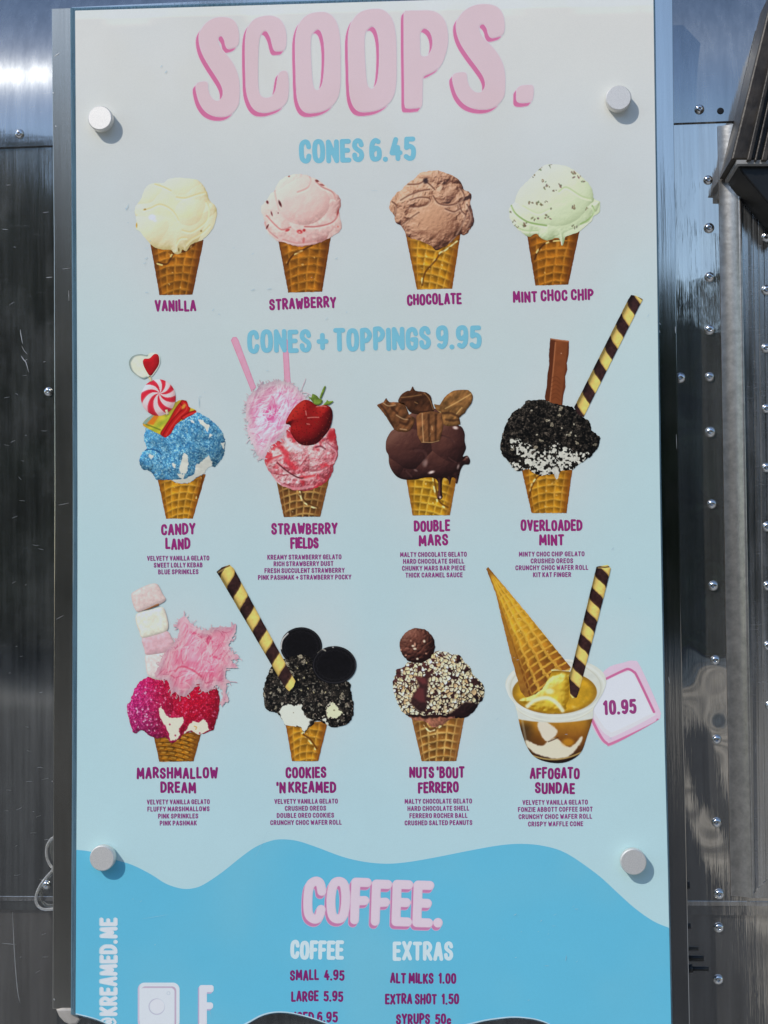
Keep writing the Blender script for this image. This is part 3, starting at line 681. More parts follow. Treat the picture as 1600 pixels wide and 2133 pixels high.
    plain_poly('heart_marshmallow', z, [(97,400),(110,350),(150,315),(220,300),(290,310),(330,285),(390,288),(430,330),(432,400),(400,470),(345,540),(300,552),(250,568),(190,535),(120,475)], pr, (222,222,205), 5, 9, paint=heart, rough=.2)
    plain_poly('red_heart', z, [(248,375),(268,350),(320,345),(370,300),(410,305),(425,350),(420,410),(380,480),(330,535),(290,490),(255,420)], pr, (178,24,34), 6, 10, rough=.2, R=10, k=.5, ns=6)

def pic_fields():
    z = ZD
    p = z.sm([(500,1260),(560,1210),(640,1150),(700,1080),(900,1060),(1120,1100),(1180,1110),(1195,1200),(1215,1320),(1215,1400),(1170,1500),(1160,1580),(1110,1660),(1040,1720),(950,1760),(860,1780),(760,1775),(660,1750),(570,1700),(520,1640),(480,1580),(440,1510),(420,1440),(435,1380),(470,1300)], 4)
    X, Y = grid(p, .9); D = poly_sdf(X, Y, p)+2.6*vnoise(X, Y, 5, 6)
    c = z([(720,1450),(1020,1430),(800,1640)])
    W = np.abs(fbm(X+8*vnoise(X, Y, 20, 4), Y, 20, 16, 4))
    L, h = scoop_field(X, Y, D, [(c[0,0],c[0,1],56,44,40),(c[1,0],c[1,1],40,50,36),(c[2,0],c[2,1],62,30,30)], 34, 0, 9, 13, 1)
    L = light(h-W*16+2*fbm(X, Y, 4, 4), .7)
    A = ramp(L, [(0, (140,50,60)), (.4, (190,112,122)), (.7, (214,168,172)), (1.05, (232,208,206))])
    R_ = fbm(X+6*vnoise(X, Y, 12, 3), Y, 17, 27, 4)+.35*ss(40, -10, (X-z.o[0]-100)+(Y-z.o[1]-250)*.9)
    A = mix(A, (196,44,58), .85*ss(.02, .3, R_)); A = lum(A, 1+.5*fbm(X, Y, 4, 9, 2))
    for ln, cc, w in (([(560,1480),(640,1550),(720,1605),(800,1642),(870,1640)], (70,14,24), 2.8), ([(980,1310),(1030,1300),(1080,1330)], (90,30,44), 3.5), ([(860,1640),(960,1620)], (200,40,50), 5.), ([(1100,1260),(1150,1300),(1200,1360),(1170,1450)], (160,70,90), 3), ([(920,1570),(1010,1560),(1100,1520)], (160,100,108), 2), ([(500,1600),(600,1700),(760,1750),(950,1720)], (196,120,132), 3), ([(450,1500),(500,1440),(600,1400)], (190,50,60), 4)):
        A = crease(A, X, Y, z.op(ln), cc, w, .85, (0, 3), (236,206,208))
    A = crease(A, X, Y, z.op([(640,1150),(655,1220),(720,1290),(820,1340)]), (232,200,208), 6, .9)
    A = blob(A, X, Y, *z([(1150,1180)])[0], 9, 14, (170,34,44), .9)
    pr = emit(PIC, 'board', X, Y, D, A, 3, 'picture of a strawberry topped scoop with pink fairy floss and two pink biscuit sticks')
    cone(z, [(545,1650),(1128,1630),(1025,2060),(630,2065)], LATTICE, pr, 15, 0, 61, [(820,1780),(850,1880),(940,1940),(1000,1960)], layer=2)
    for poly, s in (([(58,150),(78,116),(118,114),(140,150),(330,660),(285,715)], 1), ([(650,120),(672,150),(690,400),(706,620),(640,620),(630,450),(618,200)], 2)):
        def stick(A, X, Y, D): return lum(mix(solid(X, (216,152,178)), (186,112,146), .6*ss(-2.5, -.3, D)), 1+.1*fbm(X, Y, 6, 3))
        plain_poly('biscuit_stick', z, poly, pr, (216,152,178), 1, s, smooth=0, paint=stick, rough=.4)
    floss(z, [(215,960),(230,840),(270,740),(330,690),(400,640),(500,605),(620,595),(720,630),(800,690),(880,780),(900,820),(800,960),(700,1060),(650,1150),(560,1250),(480,1300),(430,1400),(380,1430),(320,1350),(290,1250),(240,1140),(250,1040)], pr, (222,178,198), (200,92,146), (236,214,224), 190, 5, 4, lambda x, y: -.75+.5*math.sin(x*.05), [[(390,950),(480,860),(560,840),(640,870),(560,950),(530,1040),(430,1020)]], .1)
    def berry(A, X, Y, D):
        L = light(dome(D, 30), .75); A = ramp(L, [(0, (58,8,12)), (.4, (112,16,20)), (.75, (152,26,26)), (1.05, (186,48,40))])
        f1, f2, v, gx, gy = worley(X+.4*Y, Y-.2*X, 7.5, 9); A = mix(A, (92,12,14), .7*(1-ss(.9, 1.9, f1))); A = mix(A, (206,120,84), .5*(1-ss(.3, 1., f1))*(v > .55))
        for ln in ([(868,915),(875,960)], [(890,990),(950,985),(1010,985)], [(880,1055),(910,1060)], [(985,870),(1050,862),(1090,870)]): A = crease(A, X, Y, z.op(ln), (226,176,164), 1.7, .55)
        return A
    plain_poly('strawberry', z, [(650,1050),(690,950),(760,860),(830,805),(880,795),(940,820),(1000,860),(1080,850),(1140,880),(1160,950),(1150,1040),(1120,1120),(1050,1210),(980,1270),(880,1290),(800,1270),(740,1210),(705,1140),(700,1070)], pr, (150,25,25), 5, 12, paint=berry, rough=.4)
    for q in ([(890,755),(930,770),(940,728),(990,750),(1015,780),(1050,795),(1040,835),(1000,852),(960,840),(930,800)], [(1055,852),(1090,815),(1100,790),(1115,812),(1172,805),(1130,845)], [(1018,765),(1065,655),(1085,655),(1040,775)]):
        plain_poly('strawberry_leaf', z, q, pr, (112,138,56), 6, 13, smooth=2, var=.35, R=4, ns=5)

def pic_double():
    z = ZE
    p = z.sm([(175,1290),(185,1220),(230,1140),(270,1110),(330,1040),(420,960),(560,900),(760,900),(900,1010),(960,1070),(1000,1090),(1030,1160),(1030,1240),(1045,1310),(1030,1360),(1010,1410),(1060,1400),(1090,1450),(1075,1495),(1020,1500),(985,1560),(970,1620),(950,1700),(930,1690),(930,1650),(890,1640),(870,1720),(850,1660),(792,1650),(785,1800),(792,1850),(765,1877),(733,1860),(742,1800),(742,1690),(690,1640),(590,1640),(500,1660),(390,1660),(300,1630),(240,1560),(210,1480),(205,1400),(180,1350)], 4)
    X, Y = grid(p, 1.); D = poly_sdf(X, Y, p)
    c = z([(450,1330),(850,1280),(720,1470),(300,1480)])
    L, h = scoop_field(X, Y, D, [(c[0,0],c[0,1],56,48,36),(c[1,0],c[1,1],44,52,36),(c[2,0],c[2,1],60,36,30),(c[3,0],c[3,1],30,30,22)], 26, 5, 9, 26, .8)
    A = ramp(L, [(0, (30,16,16)), (.4, (52,29,28)), (.75, (78,46,41)), (1.05, (118,80,68))])
    A = mix(A, (96,56,46), .35*ss(.05, .4, fbm(X, Y, 40, 14)))
    for ln, w in (([(480,1330),(560,1340),(600,1400),(590,1500)], 5), ([(840,1410),(880,1440),(920,1460)], 2.4), ([(380,1560),(440,1620)], 3), ([(780,1180),(860,1210),(900,1240)], 3)): A = crease(A, X, Y, z.op(ln), (40,20,20), w, .6, (3, 2), (112,76,70))
    for x, y, rx, ry, r, a in ((670,1580,6,2.6,-.3,.95), (600,1480,5,7,.3,.35), (930,1098,5,3,.2,.95), (765,1852,2,2.4,0,.9), (500,1560,4,2,.4,.3), (1060,1420,3,2,0,.3), (960,1520,2,5,.3,.5)): A = blob(A, X, Y, *z([(x, y)])[0], rx, ry, (232,206,200), a, r, .7)
    pr = emit(PIC, 'board', X, Y, D, A, 3, 'picture of a scoop in dark chocolate shell topped with caramel chocolate chunks')
    cone(z, [(390,1600),(955,1580),(870,2045),(465,2048)], YELLOW, pr, 16, 1, 71, [(700,1640),(720,1760),(760,1900),(850,1960)], layer=2)
    def chunk(lines, hi, dk):
        def f(A, X, Y, D):
            A = lum(A, 1+.7*fbm(X+.6*Y, Y*.5, 7, 3, 3))
            for ln in lines: A = crease(A, X, Y, z.op(ln), hi, 1.9, .6)
            for ln in dk: A = crease(A, X, Y, z.op(ln), (44,24,16), 4.2, .6)
            return A
        return f
    K = 'chocolate_chunk'
    plain_poly(K, z, [(78,850),(150,820),(180,772),(215,820),(370,830),(430,960),(500,1000),(440,1130),(340,1140),(270,1120),(180,980),(110,890)], pr, (104,66,40), 4, 3, var=.4, R=6, smooth=2, paint=chunk([[(150,830),(200,860),(280,850)], [(290,960),(360,1000),(420,1010)], [(330,1110),(400,1120)]], (206,172,130), [[(120,850),(180,930),(250,1080)], [(330,1040),(400,1060),(430,1000)], [(240,880),(300,940)]]))
    plain_poly(K, z, [(310,820),(335,750),(400,700),(440,695),(468,645),(495,695),(600,710),(660,750),(680,830),(700,910),(640,950),(500,950),(430,920),(380,850)], pr, (74,44,28), 4, 4, var=.3, R=8, smooth=3, paint=chunk([[(340,770),(440,760),(560,740)], [(590,720),(650,790),(690,900)], [(490,820),(520,835)]], (158,116,74), [[(360,800),(480,790),(570,770)], [(430,910),(560,930),(640,920)]]))
    plain_poly(K, z, [(700,840),(760,850),(810,770),(890,705),(960,690),(1070,690),(1120,750),(1105,830),(1060,890),(1030,940),(970,990),(985,1060),(880,1080),(800,1060),(780,950),(720,900)], pr, (132,92,52), 4, 5, var=.4, R=8, smooth=2, paint=chunk([[(820,890),(950,820),(1100,730)], [(940,950),(1000,880)], [(720,910),(770,930)]], (222,184,120), [[(790,940),(880,940),(970,980)], [(830,1010),(900,1020),(970,1010)]]))
    plain_poly(K, z, [(505,970),(550,938),(680,918),(780,940),(800,1080),(760,1240),(680,1262),(560,1260),(520,1180)], pr, (126,82,50), 5, 6, var=.3, R=6, smooth=1, paint=chunk([[(570,940),(575,1100),(585,1250)], [(675,1080),(680,1120)], [(650,1190),(660,1160)], [(570,1255),(680,1258),(750,1240)]], (206,166,120), [[(640,960),(650,1240)], [(720,960),(715,1230)]]))

def pic_overloaded():
    z = ZF
    p = z.sm([(95,1430),(105,1370),(130,1280),(170,1190),(210,1130),(300,1070),(340,1015),(400,1020),(480,1010),(560,1040),(650,1060),(740,1075),(780,1110),(850,1170),(910,1220),(930,1290),(975,1330),(1000,1360),(985,1440),(960,1480),(900,1540),(840,1580),(780,1620),(740,1650),(650,1660),(620,1720),(605,1730),(580,1690),(480,1700),(400,1680),(350,1640),(280,1660),(220,1640),(160,1560),(110,1500)], 4)
    X, Y = grid(p, .8); D = poly_sdf(X, Y, p)+3.6*fbm(X, Y, 4.5, 7, 2)
    A = crumbs(X, Y, 3); L, h = scoop_field(X, Y, D, [], 50, 0, 0, 10, .8); A = lum(A, .7+.6*np.clip(L, 0, 1))
    M = poly_sdf(X, Y, z([(150,1350),(250,1370),(350,1410),(400,1470),(500,1470),(600,1400),(700,1450),(780,1490),(900,1500),(840,1590),(740,1660),(650,1670),(620,1740),(590,1700),(480,1710),(350,1650),(220,1650),(180,1590),(280,1560),(200,1440)]))
    cr = fbm(X, Y, 4.4, 12, 2)+.35*fbm(X, Y, 20, 13)
    dens = .11-.26*ss(-22, 6, M)-.0
    m = ((cr < dens).astype(float))*(1-ss(0, 3, M+6*fbm(X, Y, 6, 3)))
    core = 1-ss(-1, 3, seg_dist(X, Y, z([(600,1640),(610,1725)]))-4)
    m = np.maximum(m, core); Wc = lum(solid(X, (214,214,206)), .9+.25*fbm(X, Y, 5, 8))
    A = A*(1-m[..., None])+Wc*m[..., None]
    for q in ((765,1235),(655,1270),(380,1110),(740,1310),(780,1340),(540,1200),(430,1330),(700,1330)): A = blob(A, X, Y, *z([q])[0], 2.2, 1.4, (196,190,172), .9, q[0])
    pr = emit(PIC, 'board', X, Y, D, A, 3, 'picture of a scoop in crushed black cookies with a chocolate finger and striped wafer roll')
    cone(z, [(290,1640),(755,1610),(697,2040),(380,2040)], AMBER, pr, 15, 0, 81, [(360,1900),(385,1800),(430,1720),(480,1690)], layer=2)
    def finger(A, X, Y, D):
        A = lum(solid(X, (118,64,36)), 1+.16*fbm(X, Y, 12, 3))
        e = z([(595,490),(548,1050)]); A = mix(A, (84,42,24), ss(1.5, -1.5, (X-e[0,0])+(Y-e[0,1])*.085))
        A = crease(A, X, Y, z.op([(598,495),(575,760),(545,1050)]), (168,106,70), 2.2, .8); A = crease(A, X, Y, z([(560,462),(715,482)]), (178,118,84), 2.6, .8)
        A = crease(A, X, Y, z([(715,500),(690,760),(655,1050)]), (88,44,26), 3, .8)
        for k in range(6): A = crease(A, X, Y, z.op([(560,820+k*38),(600,800+k*38),(640,830+k*38)]), (98,50,28), 1.6, .7)
        return blob(A, X, Y, *z([(650,592)])[0], 1.4, 1.2, (200,150,120), .8)
    plain_poly('chocolate_finger', z, [(550,455),(720,478),(718,600),(700,680),(705,740),(685,800),(688,900),(670,960),(658,1070),(515,1060),(500,990),(520,880),(525,780),(540,700),(538,600)], pr, (118,64,36), 2, 3, smooth=1, paint=finger)
    wafer(z, [(1258,105),(1285,64),(1330,72),(1388,102),(850,1168),(800,1140),(768,1082)], (1315,150), (820,1140), 122, 0, 227, pr, -.21, 4, 4, [(1355,82),(1382,104)])

def pic_marshmallow():
    z = ZG
    p = z.sm([(80,1440),(105,1430),(130,1350),(180,1240),(240,1180),(310,1145),(380,1150),(430,1180),(520,1150),(640,1200),(800,1200),(950,1240),(1030,1250),(1060,1290),(1080,1370),(1080,1450),(1070,1540),(1040,1620),(1020,1710),(990,1730),(960,1740),(860,1770),(780,1740),(690,1770),(640,1820),(560,1862),(510,1810),(440,1800),(400,1815),(320,1780),(240,1720),(190,1750),(140,1740),(110,1650),(85,1560),(75,1490)], 4)
    X, Y = grid(p, .9); D = poly_sdf(X, Y, p)+2.6*vnoise(X, Y, 4, 8)
    c = z([(350,1450),(860,1450)])
    L, h = scoop_field(X, Y, D, [(c[0,0],c[0,1],56,62,40),(c[1,0],c[1,1],48,60,38)], 36, 0, 9, 13, .75)
    f1, f2, v, gx, gy = worley(X, Y, 3.9, 16); t = ss(0, 110, X-z.o[0]-30+.25*(z.o[1]+290-Y))
    A = ramp(v, [(0, (150,22,92)), (.5, (186,38,112)), (.85, (208,72,146)), (1, (222,120,172))])
    R_ = ramp(v, [(0, (164,8,44)), (.6, (196,14,50)), (1, (218,54,96))])
    A = A*(1-t[..., None])+R_*t[..., None]
    A = lum(A, (.62+.48*np.clip(L, 0, 1))*(.8+.28*ss(0, 1.4, f2-f1)+.2*np.clip(-gx-gy, -1, 1)*(1-.6*t)))
    A = mix(A, (236,180,206), .8*((v > .93) & (f1 < 1.5))*(1-.7*t))
    M = np.full(X.shape, 9.)
    for q in ([(410,1480),(450,1465),(480,1530),(530,1590),(620,1590),(680,1580),(690,1640),(640,1700),(645,1780),(600,1835),(550,1835),(520,1730),(480,1660),(440,1590)], [(690,1765),(740,1680),(790,1620),(850,1640),(900,1600),(950,1650),(970,1720),(860,1780),(770,1720)]):
        M = np.minimum(M, poly_sdf(X, Y, z(q)))
    M = M+5*fbm(X, Y, 5, 18, 3)
    A = mix(A, (224,206,192), 1-ss(-.8, .8, M)); A = mix(A, (150,20,70), .7*(1-ss(.3, 2., np.abs(M-1.6))))
    for q in ((540,1660),(600,1780),(865,1755)): A = blob(A, X, Y, *z([q])[0], 1.8, 2, (150,40,80), .9)
    A = crease(A, X, Y, z.op([(805,1680),(830,1690),(820,1715)]), (190,140,60), 1.8, .8)
    pr = emit(PIC, 'board', X, Y, D, A, 3, 'picture of a scoop in hot pink sprinkles with marshmallows and pink fairy floss')
    cone(z, [(360,1760),(884,1740),(795,2060),(425,2065)], BASKET, pr, 15, 2, 91, layer=2)
    for q, cc, s in (([(280,905),(400,880),(500,850),(540,900),(480,1150),(380,1170),(300,1120),(278,1000)], (222,208,208), 4), ([(240,722),(390,690),(510,648),(560,720),(590,790),(520,870),(400,895),(285,905),(265,850)], (218,176,188), 3), ([(168,490),(200,448),(330,415),(440,388),(482,410),(510,500),(526,590),(500,650),(380,692),(240,722),(208,650),(178,570)], (228,226,212), 2), ([(122,262),(150,220),(270,160),(350,133),(410,145),(460,240),(496,310),(420,362),(300,402),(200,442),(150,385)], (220,198,197), 1)):
        def mm(A, X, Y, D, s=s): return mix(A, (196,170,168), .45*ss(-4, -.3, D))
        plain_poly('marshmallow', z, q, pr, cc, 4+(5-s)*.2, s, var=.1, R=14, k=.5, smooth=3, rough=.3, amb=.8, paint=mm, ns=5)
    plain_poly('skewer_gap', z, [(205,440),(300,402),(400,352),(425,348),(420,375),(330,405)], pr, (150,104,72), 5.2, 1, smooth=1, R=3)
    floss(z, [(580,590),(620,580),(640,520),(690,495),(740,520),(800,580),(900,640),(1040,610),(1200,600),(1252,570),(1250,650),(1200,760),(1190,860),(1280,910),(1280,960),(1210,970),(1297,1050),(1240,1050),(1160,1060),(1150,1140),(1160,1250),(1150,1350),(1182,1400),(1140,1420),(1110,1482),(1095,1440),(1110,1320),(1090,1280),(1040,1220),(960,1300),(880,1290),(850,1200),(790,1290),(710,1357),(640,1350),(600,1290),(560,1330),(530,1240),(500,1180),(420,1170),(380,1130),(440,1000),(470,900),(560,800),(620,720),(640,640)], pr, (220,146,168), (196,70,110), (234,186,196), 170, 6, 6, lambda x, y: -.55+.6*math.sin(y*.04), [[(930,720),(980,700),(1000,740),(950,800)], [(760,650),(820,670),(770,690)], [(960,880),(1080,940),(1100,960),(980,930)]], .05, [[(600,1085),(640,1042),(700,1035),(800,1080),(880,1140)]])

def pic_cookies():
    z = ZH
    p = z.sm([(540,1320),(560,1240),(600,1130),(640,1060),(760,1000),(850,980),(950,960),(1040,1010),(1100,1130),(1250,1200),(1420,1240),(1440,1320),(1470,1480),(1460,1600),(1400,1680),(1260,1710),(1200,1690),(1100,1640),(1050,1680),(1000,1720),(960,1777),(930,1720),(860,1700),(770,1690),(740,1640),(700,1580),(640,1550),(590,1540),(550,1490),(540,1400)], 4)
    X, Y = grid(p, .8); D = poly_sdf(X, Y, p)+3.4*fbm(X, Y, 4.5, 17, 2)
    A = crumbs(X, Y, 23); L, h = scoop_field(X, Y, D, [], 46, 0, 0, 10, .8); A = lum(A, .7+.6*np.clip(L, 0, 1))
    M = np.full(X.shape, 9.)
    for q in ([(690,1560),(740,1490),(800,1480),(860,1490),(930,1480),(950,1560),(1000,1610),(1050,1650),(1000,1710),(960,1785),(920,1710),(760,1700),(735,1620)], [(1130,1615),(1200,1605),(1195,1700)]): M = np.minimum(M, poly_sdf(X, Y, z(q)))
    M2 = poly_sdf(X, Y, z([(1180,1510),(1270,1455),(1320,1520),(1355,1560),(1300,1615),(1200,1610)]))
    n = 9*fbm(X, Y, 6, 5, 3)
    A = mix(A, (212,212,204), 1-ss(-1, 1, M+n)); A = mix(A, (214,210,180), 1-ss(-1, 1, M2+n*1.3))
    fl = (fbm(X, Y, 4, 44, 2) > .26)*ss(16, 2, np.minimum(np.abs(M), np.abs(M2))); A = mix(A, (206,200,184), .9*fl*(M > 0))
    fl2 = (fbm(X, Y, 3.6, 47, 2) > .33)*ss(1390, 1440, z.k*(Y-z.o[1])+20); A = mix(A, (190,170,160), .8*fl2*(M > 0))
    for q, r in (((850,1560),1.2),((1040,1660),5.),((680,1580),3.),((1270,1535),2.)): A = blob(A, X, Y, *z([q])[0], r, r*.8, (20,18,18) if r > 2 else (120,118,90), .95)
    for q in ((985,1045),(1060,1350),(1180,1350),(900,1220),(890,1100),(960,1200),(1000,1310),(930,1330)): A = blob(A, X, Y, *z([q])[0], 2., 1.2, (200,190,150), .9, q[0])
    pr = emit(PIC, 'board', X, Y, D, A, 4, 'picture of a scoop in cookie crumbs with two round black cookies and a striped wafer roll')
    cone(z, [(765,1660),(1205,1650),(1105,2060),(835,2060)], AMBER, pr, 15, 0, 101, [(1090,1930),(1020,1830),(950,1780),(1000,1720),(1080,1640)], layer=3)
    th = np.linspace(0, 2*math.pi, 30, False)
    for cx, cy, rx, ry, s in ((930,875,216,198,1), (1272,1068,228,196,2)):
        def ck(A, X, Y, D, s=s, cx=cx, cy=cy):
            A = lum(solid(X, (15,14,17)), 1+.5*fbm(X, Y, 5, 3))
            A = mix(A, (52,52,58), .8*(1-ss(.2, 1., np.abs(D+2.6)))); A = mix(A, (30,29,33), .7*(1-ss(.3, 1.4, np.abs(D+9+1.2*np.sin(np.arctan2(Y-z.o[1]-cy/z.k, X-z.o[0]-cx/z.k)*24)))))
            if s == 1: A = crease(A, X, Y, z.op([(792,742),(740,800),(722,860),(722,900)]), (206,206,206), 2.4, .95)
            else:
                A = crease(A, X, Y, z.op([(1098,938),(1120,915),(1150,905),(1180,920)]), (176,172,162), 2., .9); A = crease(A, X, Y, z.op([(1450,950),(1490,1010),(1495,1100)]), (70,70,74), 1.8, .8)
                A = blob(A, X, Y, *z([(1258,883)])[0], 1.5, 1.5, (190,190,190), .9)
            return A
        plain_poly('round_cookie', z, [(cx+rx*math.cos(t), cy+ry*math.sin(t)) for t in th], pr, (15,14,17), 3+2*(s-1)+.5, s, rough=.2, paint=ck)
    wafer(z, [(58,106),(110,60),(190,33),(232,72),(500,570),(868,1235),(850,1290),(805,1338),(745,1272)], (235,240), (770,1190), 150, 0, 268, pr, .22, 14, 6, [(75,100),(120,72),(188,42)])

def pic_nuts():
    z = ZI
    p = z.sm([(190,860),(230,760),(240,690),(340,670),(400,600),(560,600),(680,550),(740,480),(800,440),(900,450),(960,460),(1040,490),(1130,510),(1180,590),(1260,660),(1300,760),(1400,860),(1450,920),(1460,1000),(1440,1120),(1370,1180),(1340,1250),(1280,1310),(1180,1370),(1000,1380),(900,1450),(760,1500),(690,1460),(620,1420),(480,1390),(400,1350),(310,1270),(240,1130),(200,1000)], 4)
    X, Y = grid(p, .8); D = poly_sdf(X, Y, p)+2.4*vnoise(X, Y, 5, 9)
    L, h = scoop_field(X, Y, D, [], 60, 6, 5, 30, .7)
    A = ramp(L, [(0, (20,10,12)), (.5, (44,24,25)), (.9, (74,40,40)), (1.1, (96,58,54))])
    zy = (Y-z.o[1])*z.k; zx = (X-z.o[0])*z.k
    A = mix(A, (96,44,46), .8*(1-ss(-30, 20, poly_sdf(zx, zy, np.array([(470,1080),(540,940),(620,960),(650,1160),(560,1150)], float)))))
    A = mix(A, (104,48,50), .8*(1-ss(-20, 20, poly_sdf(zx, zy, np.array([(490,790),(640,820),(660,890),(600,900)], float)))))
    rim = 1330+30*vnoise(X, Y, 7, 3)+28*np.cos((zx-720)/260)
    A = mix(A, lum(solid(X, (152,98,78)), .9+.9*fbm(X, Y, 5, 4)), ss(-10, 14, zy-rim)*(zx < 1050))
    A = mix(A, (30,14,14), .8*(1-ss(4, 22, np.abs(zy-rim))))
    bare = np.minimum(poly_sdf(zx, zy, np.array([(430,1160),(470,1060),(560,930),(500,790),(680,830),(650,1180),(640,1280),(560,1280)], float)), poly_sdf(zx, zy, np.array([(1060,1260),(1120,1210),(1200,1150),(1380,1180),(1340,1330),(900,1370)], float)))
    keep = ss(-15, 30, bare)*(zy < rim-25)
    for s, sd, thr in ((8.8, 31, .24), (5.4, 57, .4)):
        f1, f2, v, gx, gy = worley(X+2.5*vnoise(X, Y, 6, sd), Y+2.5*vnoise(X, Y, 6, sd+1), s, sd)
        nut = ss(1.1, 2.2, f2-f1)*(f1 < s*.62)*(v > thr)*keep
        N = ramp((v*7.3) % 1, [(0, (204,186,140)), (.3, (222,213,182)), (.7, (232,227,206)), (1, (192,158,112))])
        N = lum(N, .86+.28*np.clip(-gx-gy, -1, 1)+.16*np.clip(L, 0, 1)+.1*fbm(X, Y, 4, 2))
        A = A*(1-nut[..., None])+N*nut[..., None]
    pr = emit(PIC, 'board', X, Y, D, A, 3, 'picture of a chocolate dipped scoop covered in chopped nuts with a nutty chocolate ball on top')
    cone(z, [(440,1330),(1195,1300),(1070,1970),(590,1970)], ((150,98,40), (222,186,112), (130,86,44), (240,220,170)), pr, 16, 0, 111, [(640,1440),(700,1530),(760,1540),(880,1470)], layer=2)
    th = np.linspace(0, 2*math.pi, 30, False)
    def ball(A, X, Y, D):
        f1, f2, v, _, _ = worley(X, Y, 7, 19); L = light(dome(D, 30)+2.2*np.sqrt(np.clip(1-(f1/5)**2, 0, 1)), .8)
        A = ramp(L, [(0, (30,16,16)), (.45, (72,42,36)), (.8, (104,62,52)), (1.1, (150,104,88))])
        A = lum(A, 1+.5*fbm(X, Y, 8, 4))
        for x, y, rx, ry in ((470,370,3,2), (495,350,2,4), (495,410,3.4,2.2), (625,305,2.4,2.8), (370,500,2,1.6), (530,550,2.4,2), (300,425,1.8,2.2), (650,475,1.8,1.6), (440,300,1.6,1.4)): A = blob(A, X, Y, *z([(x, y)])[0], rx, ry, (226,206,184) if rx > 2.2 else (190,140,118), .95)
        return A
    plain_poly('chocolate_ball', z, [(530+245*math.cos(t), 365+243*math.sin(t)) for t in th], pr, (95,55,45), 4, 3, rough=2.2, paint=ball)

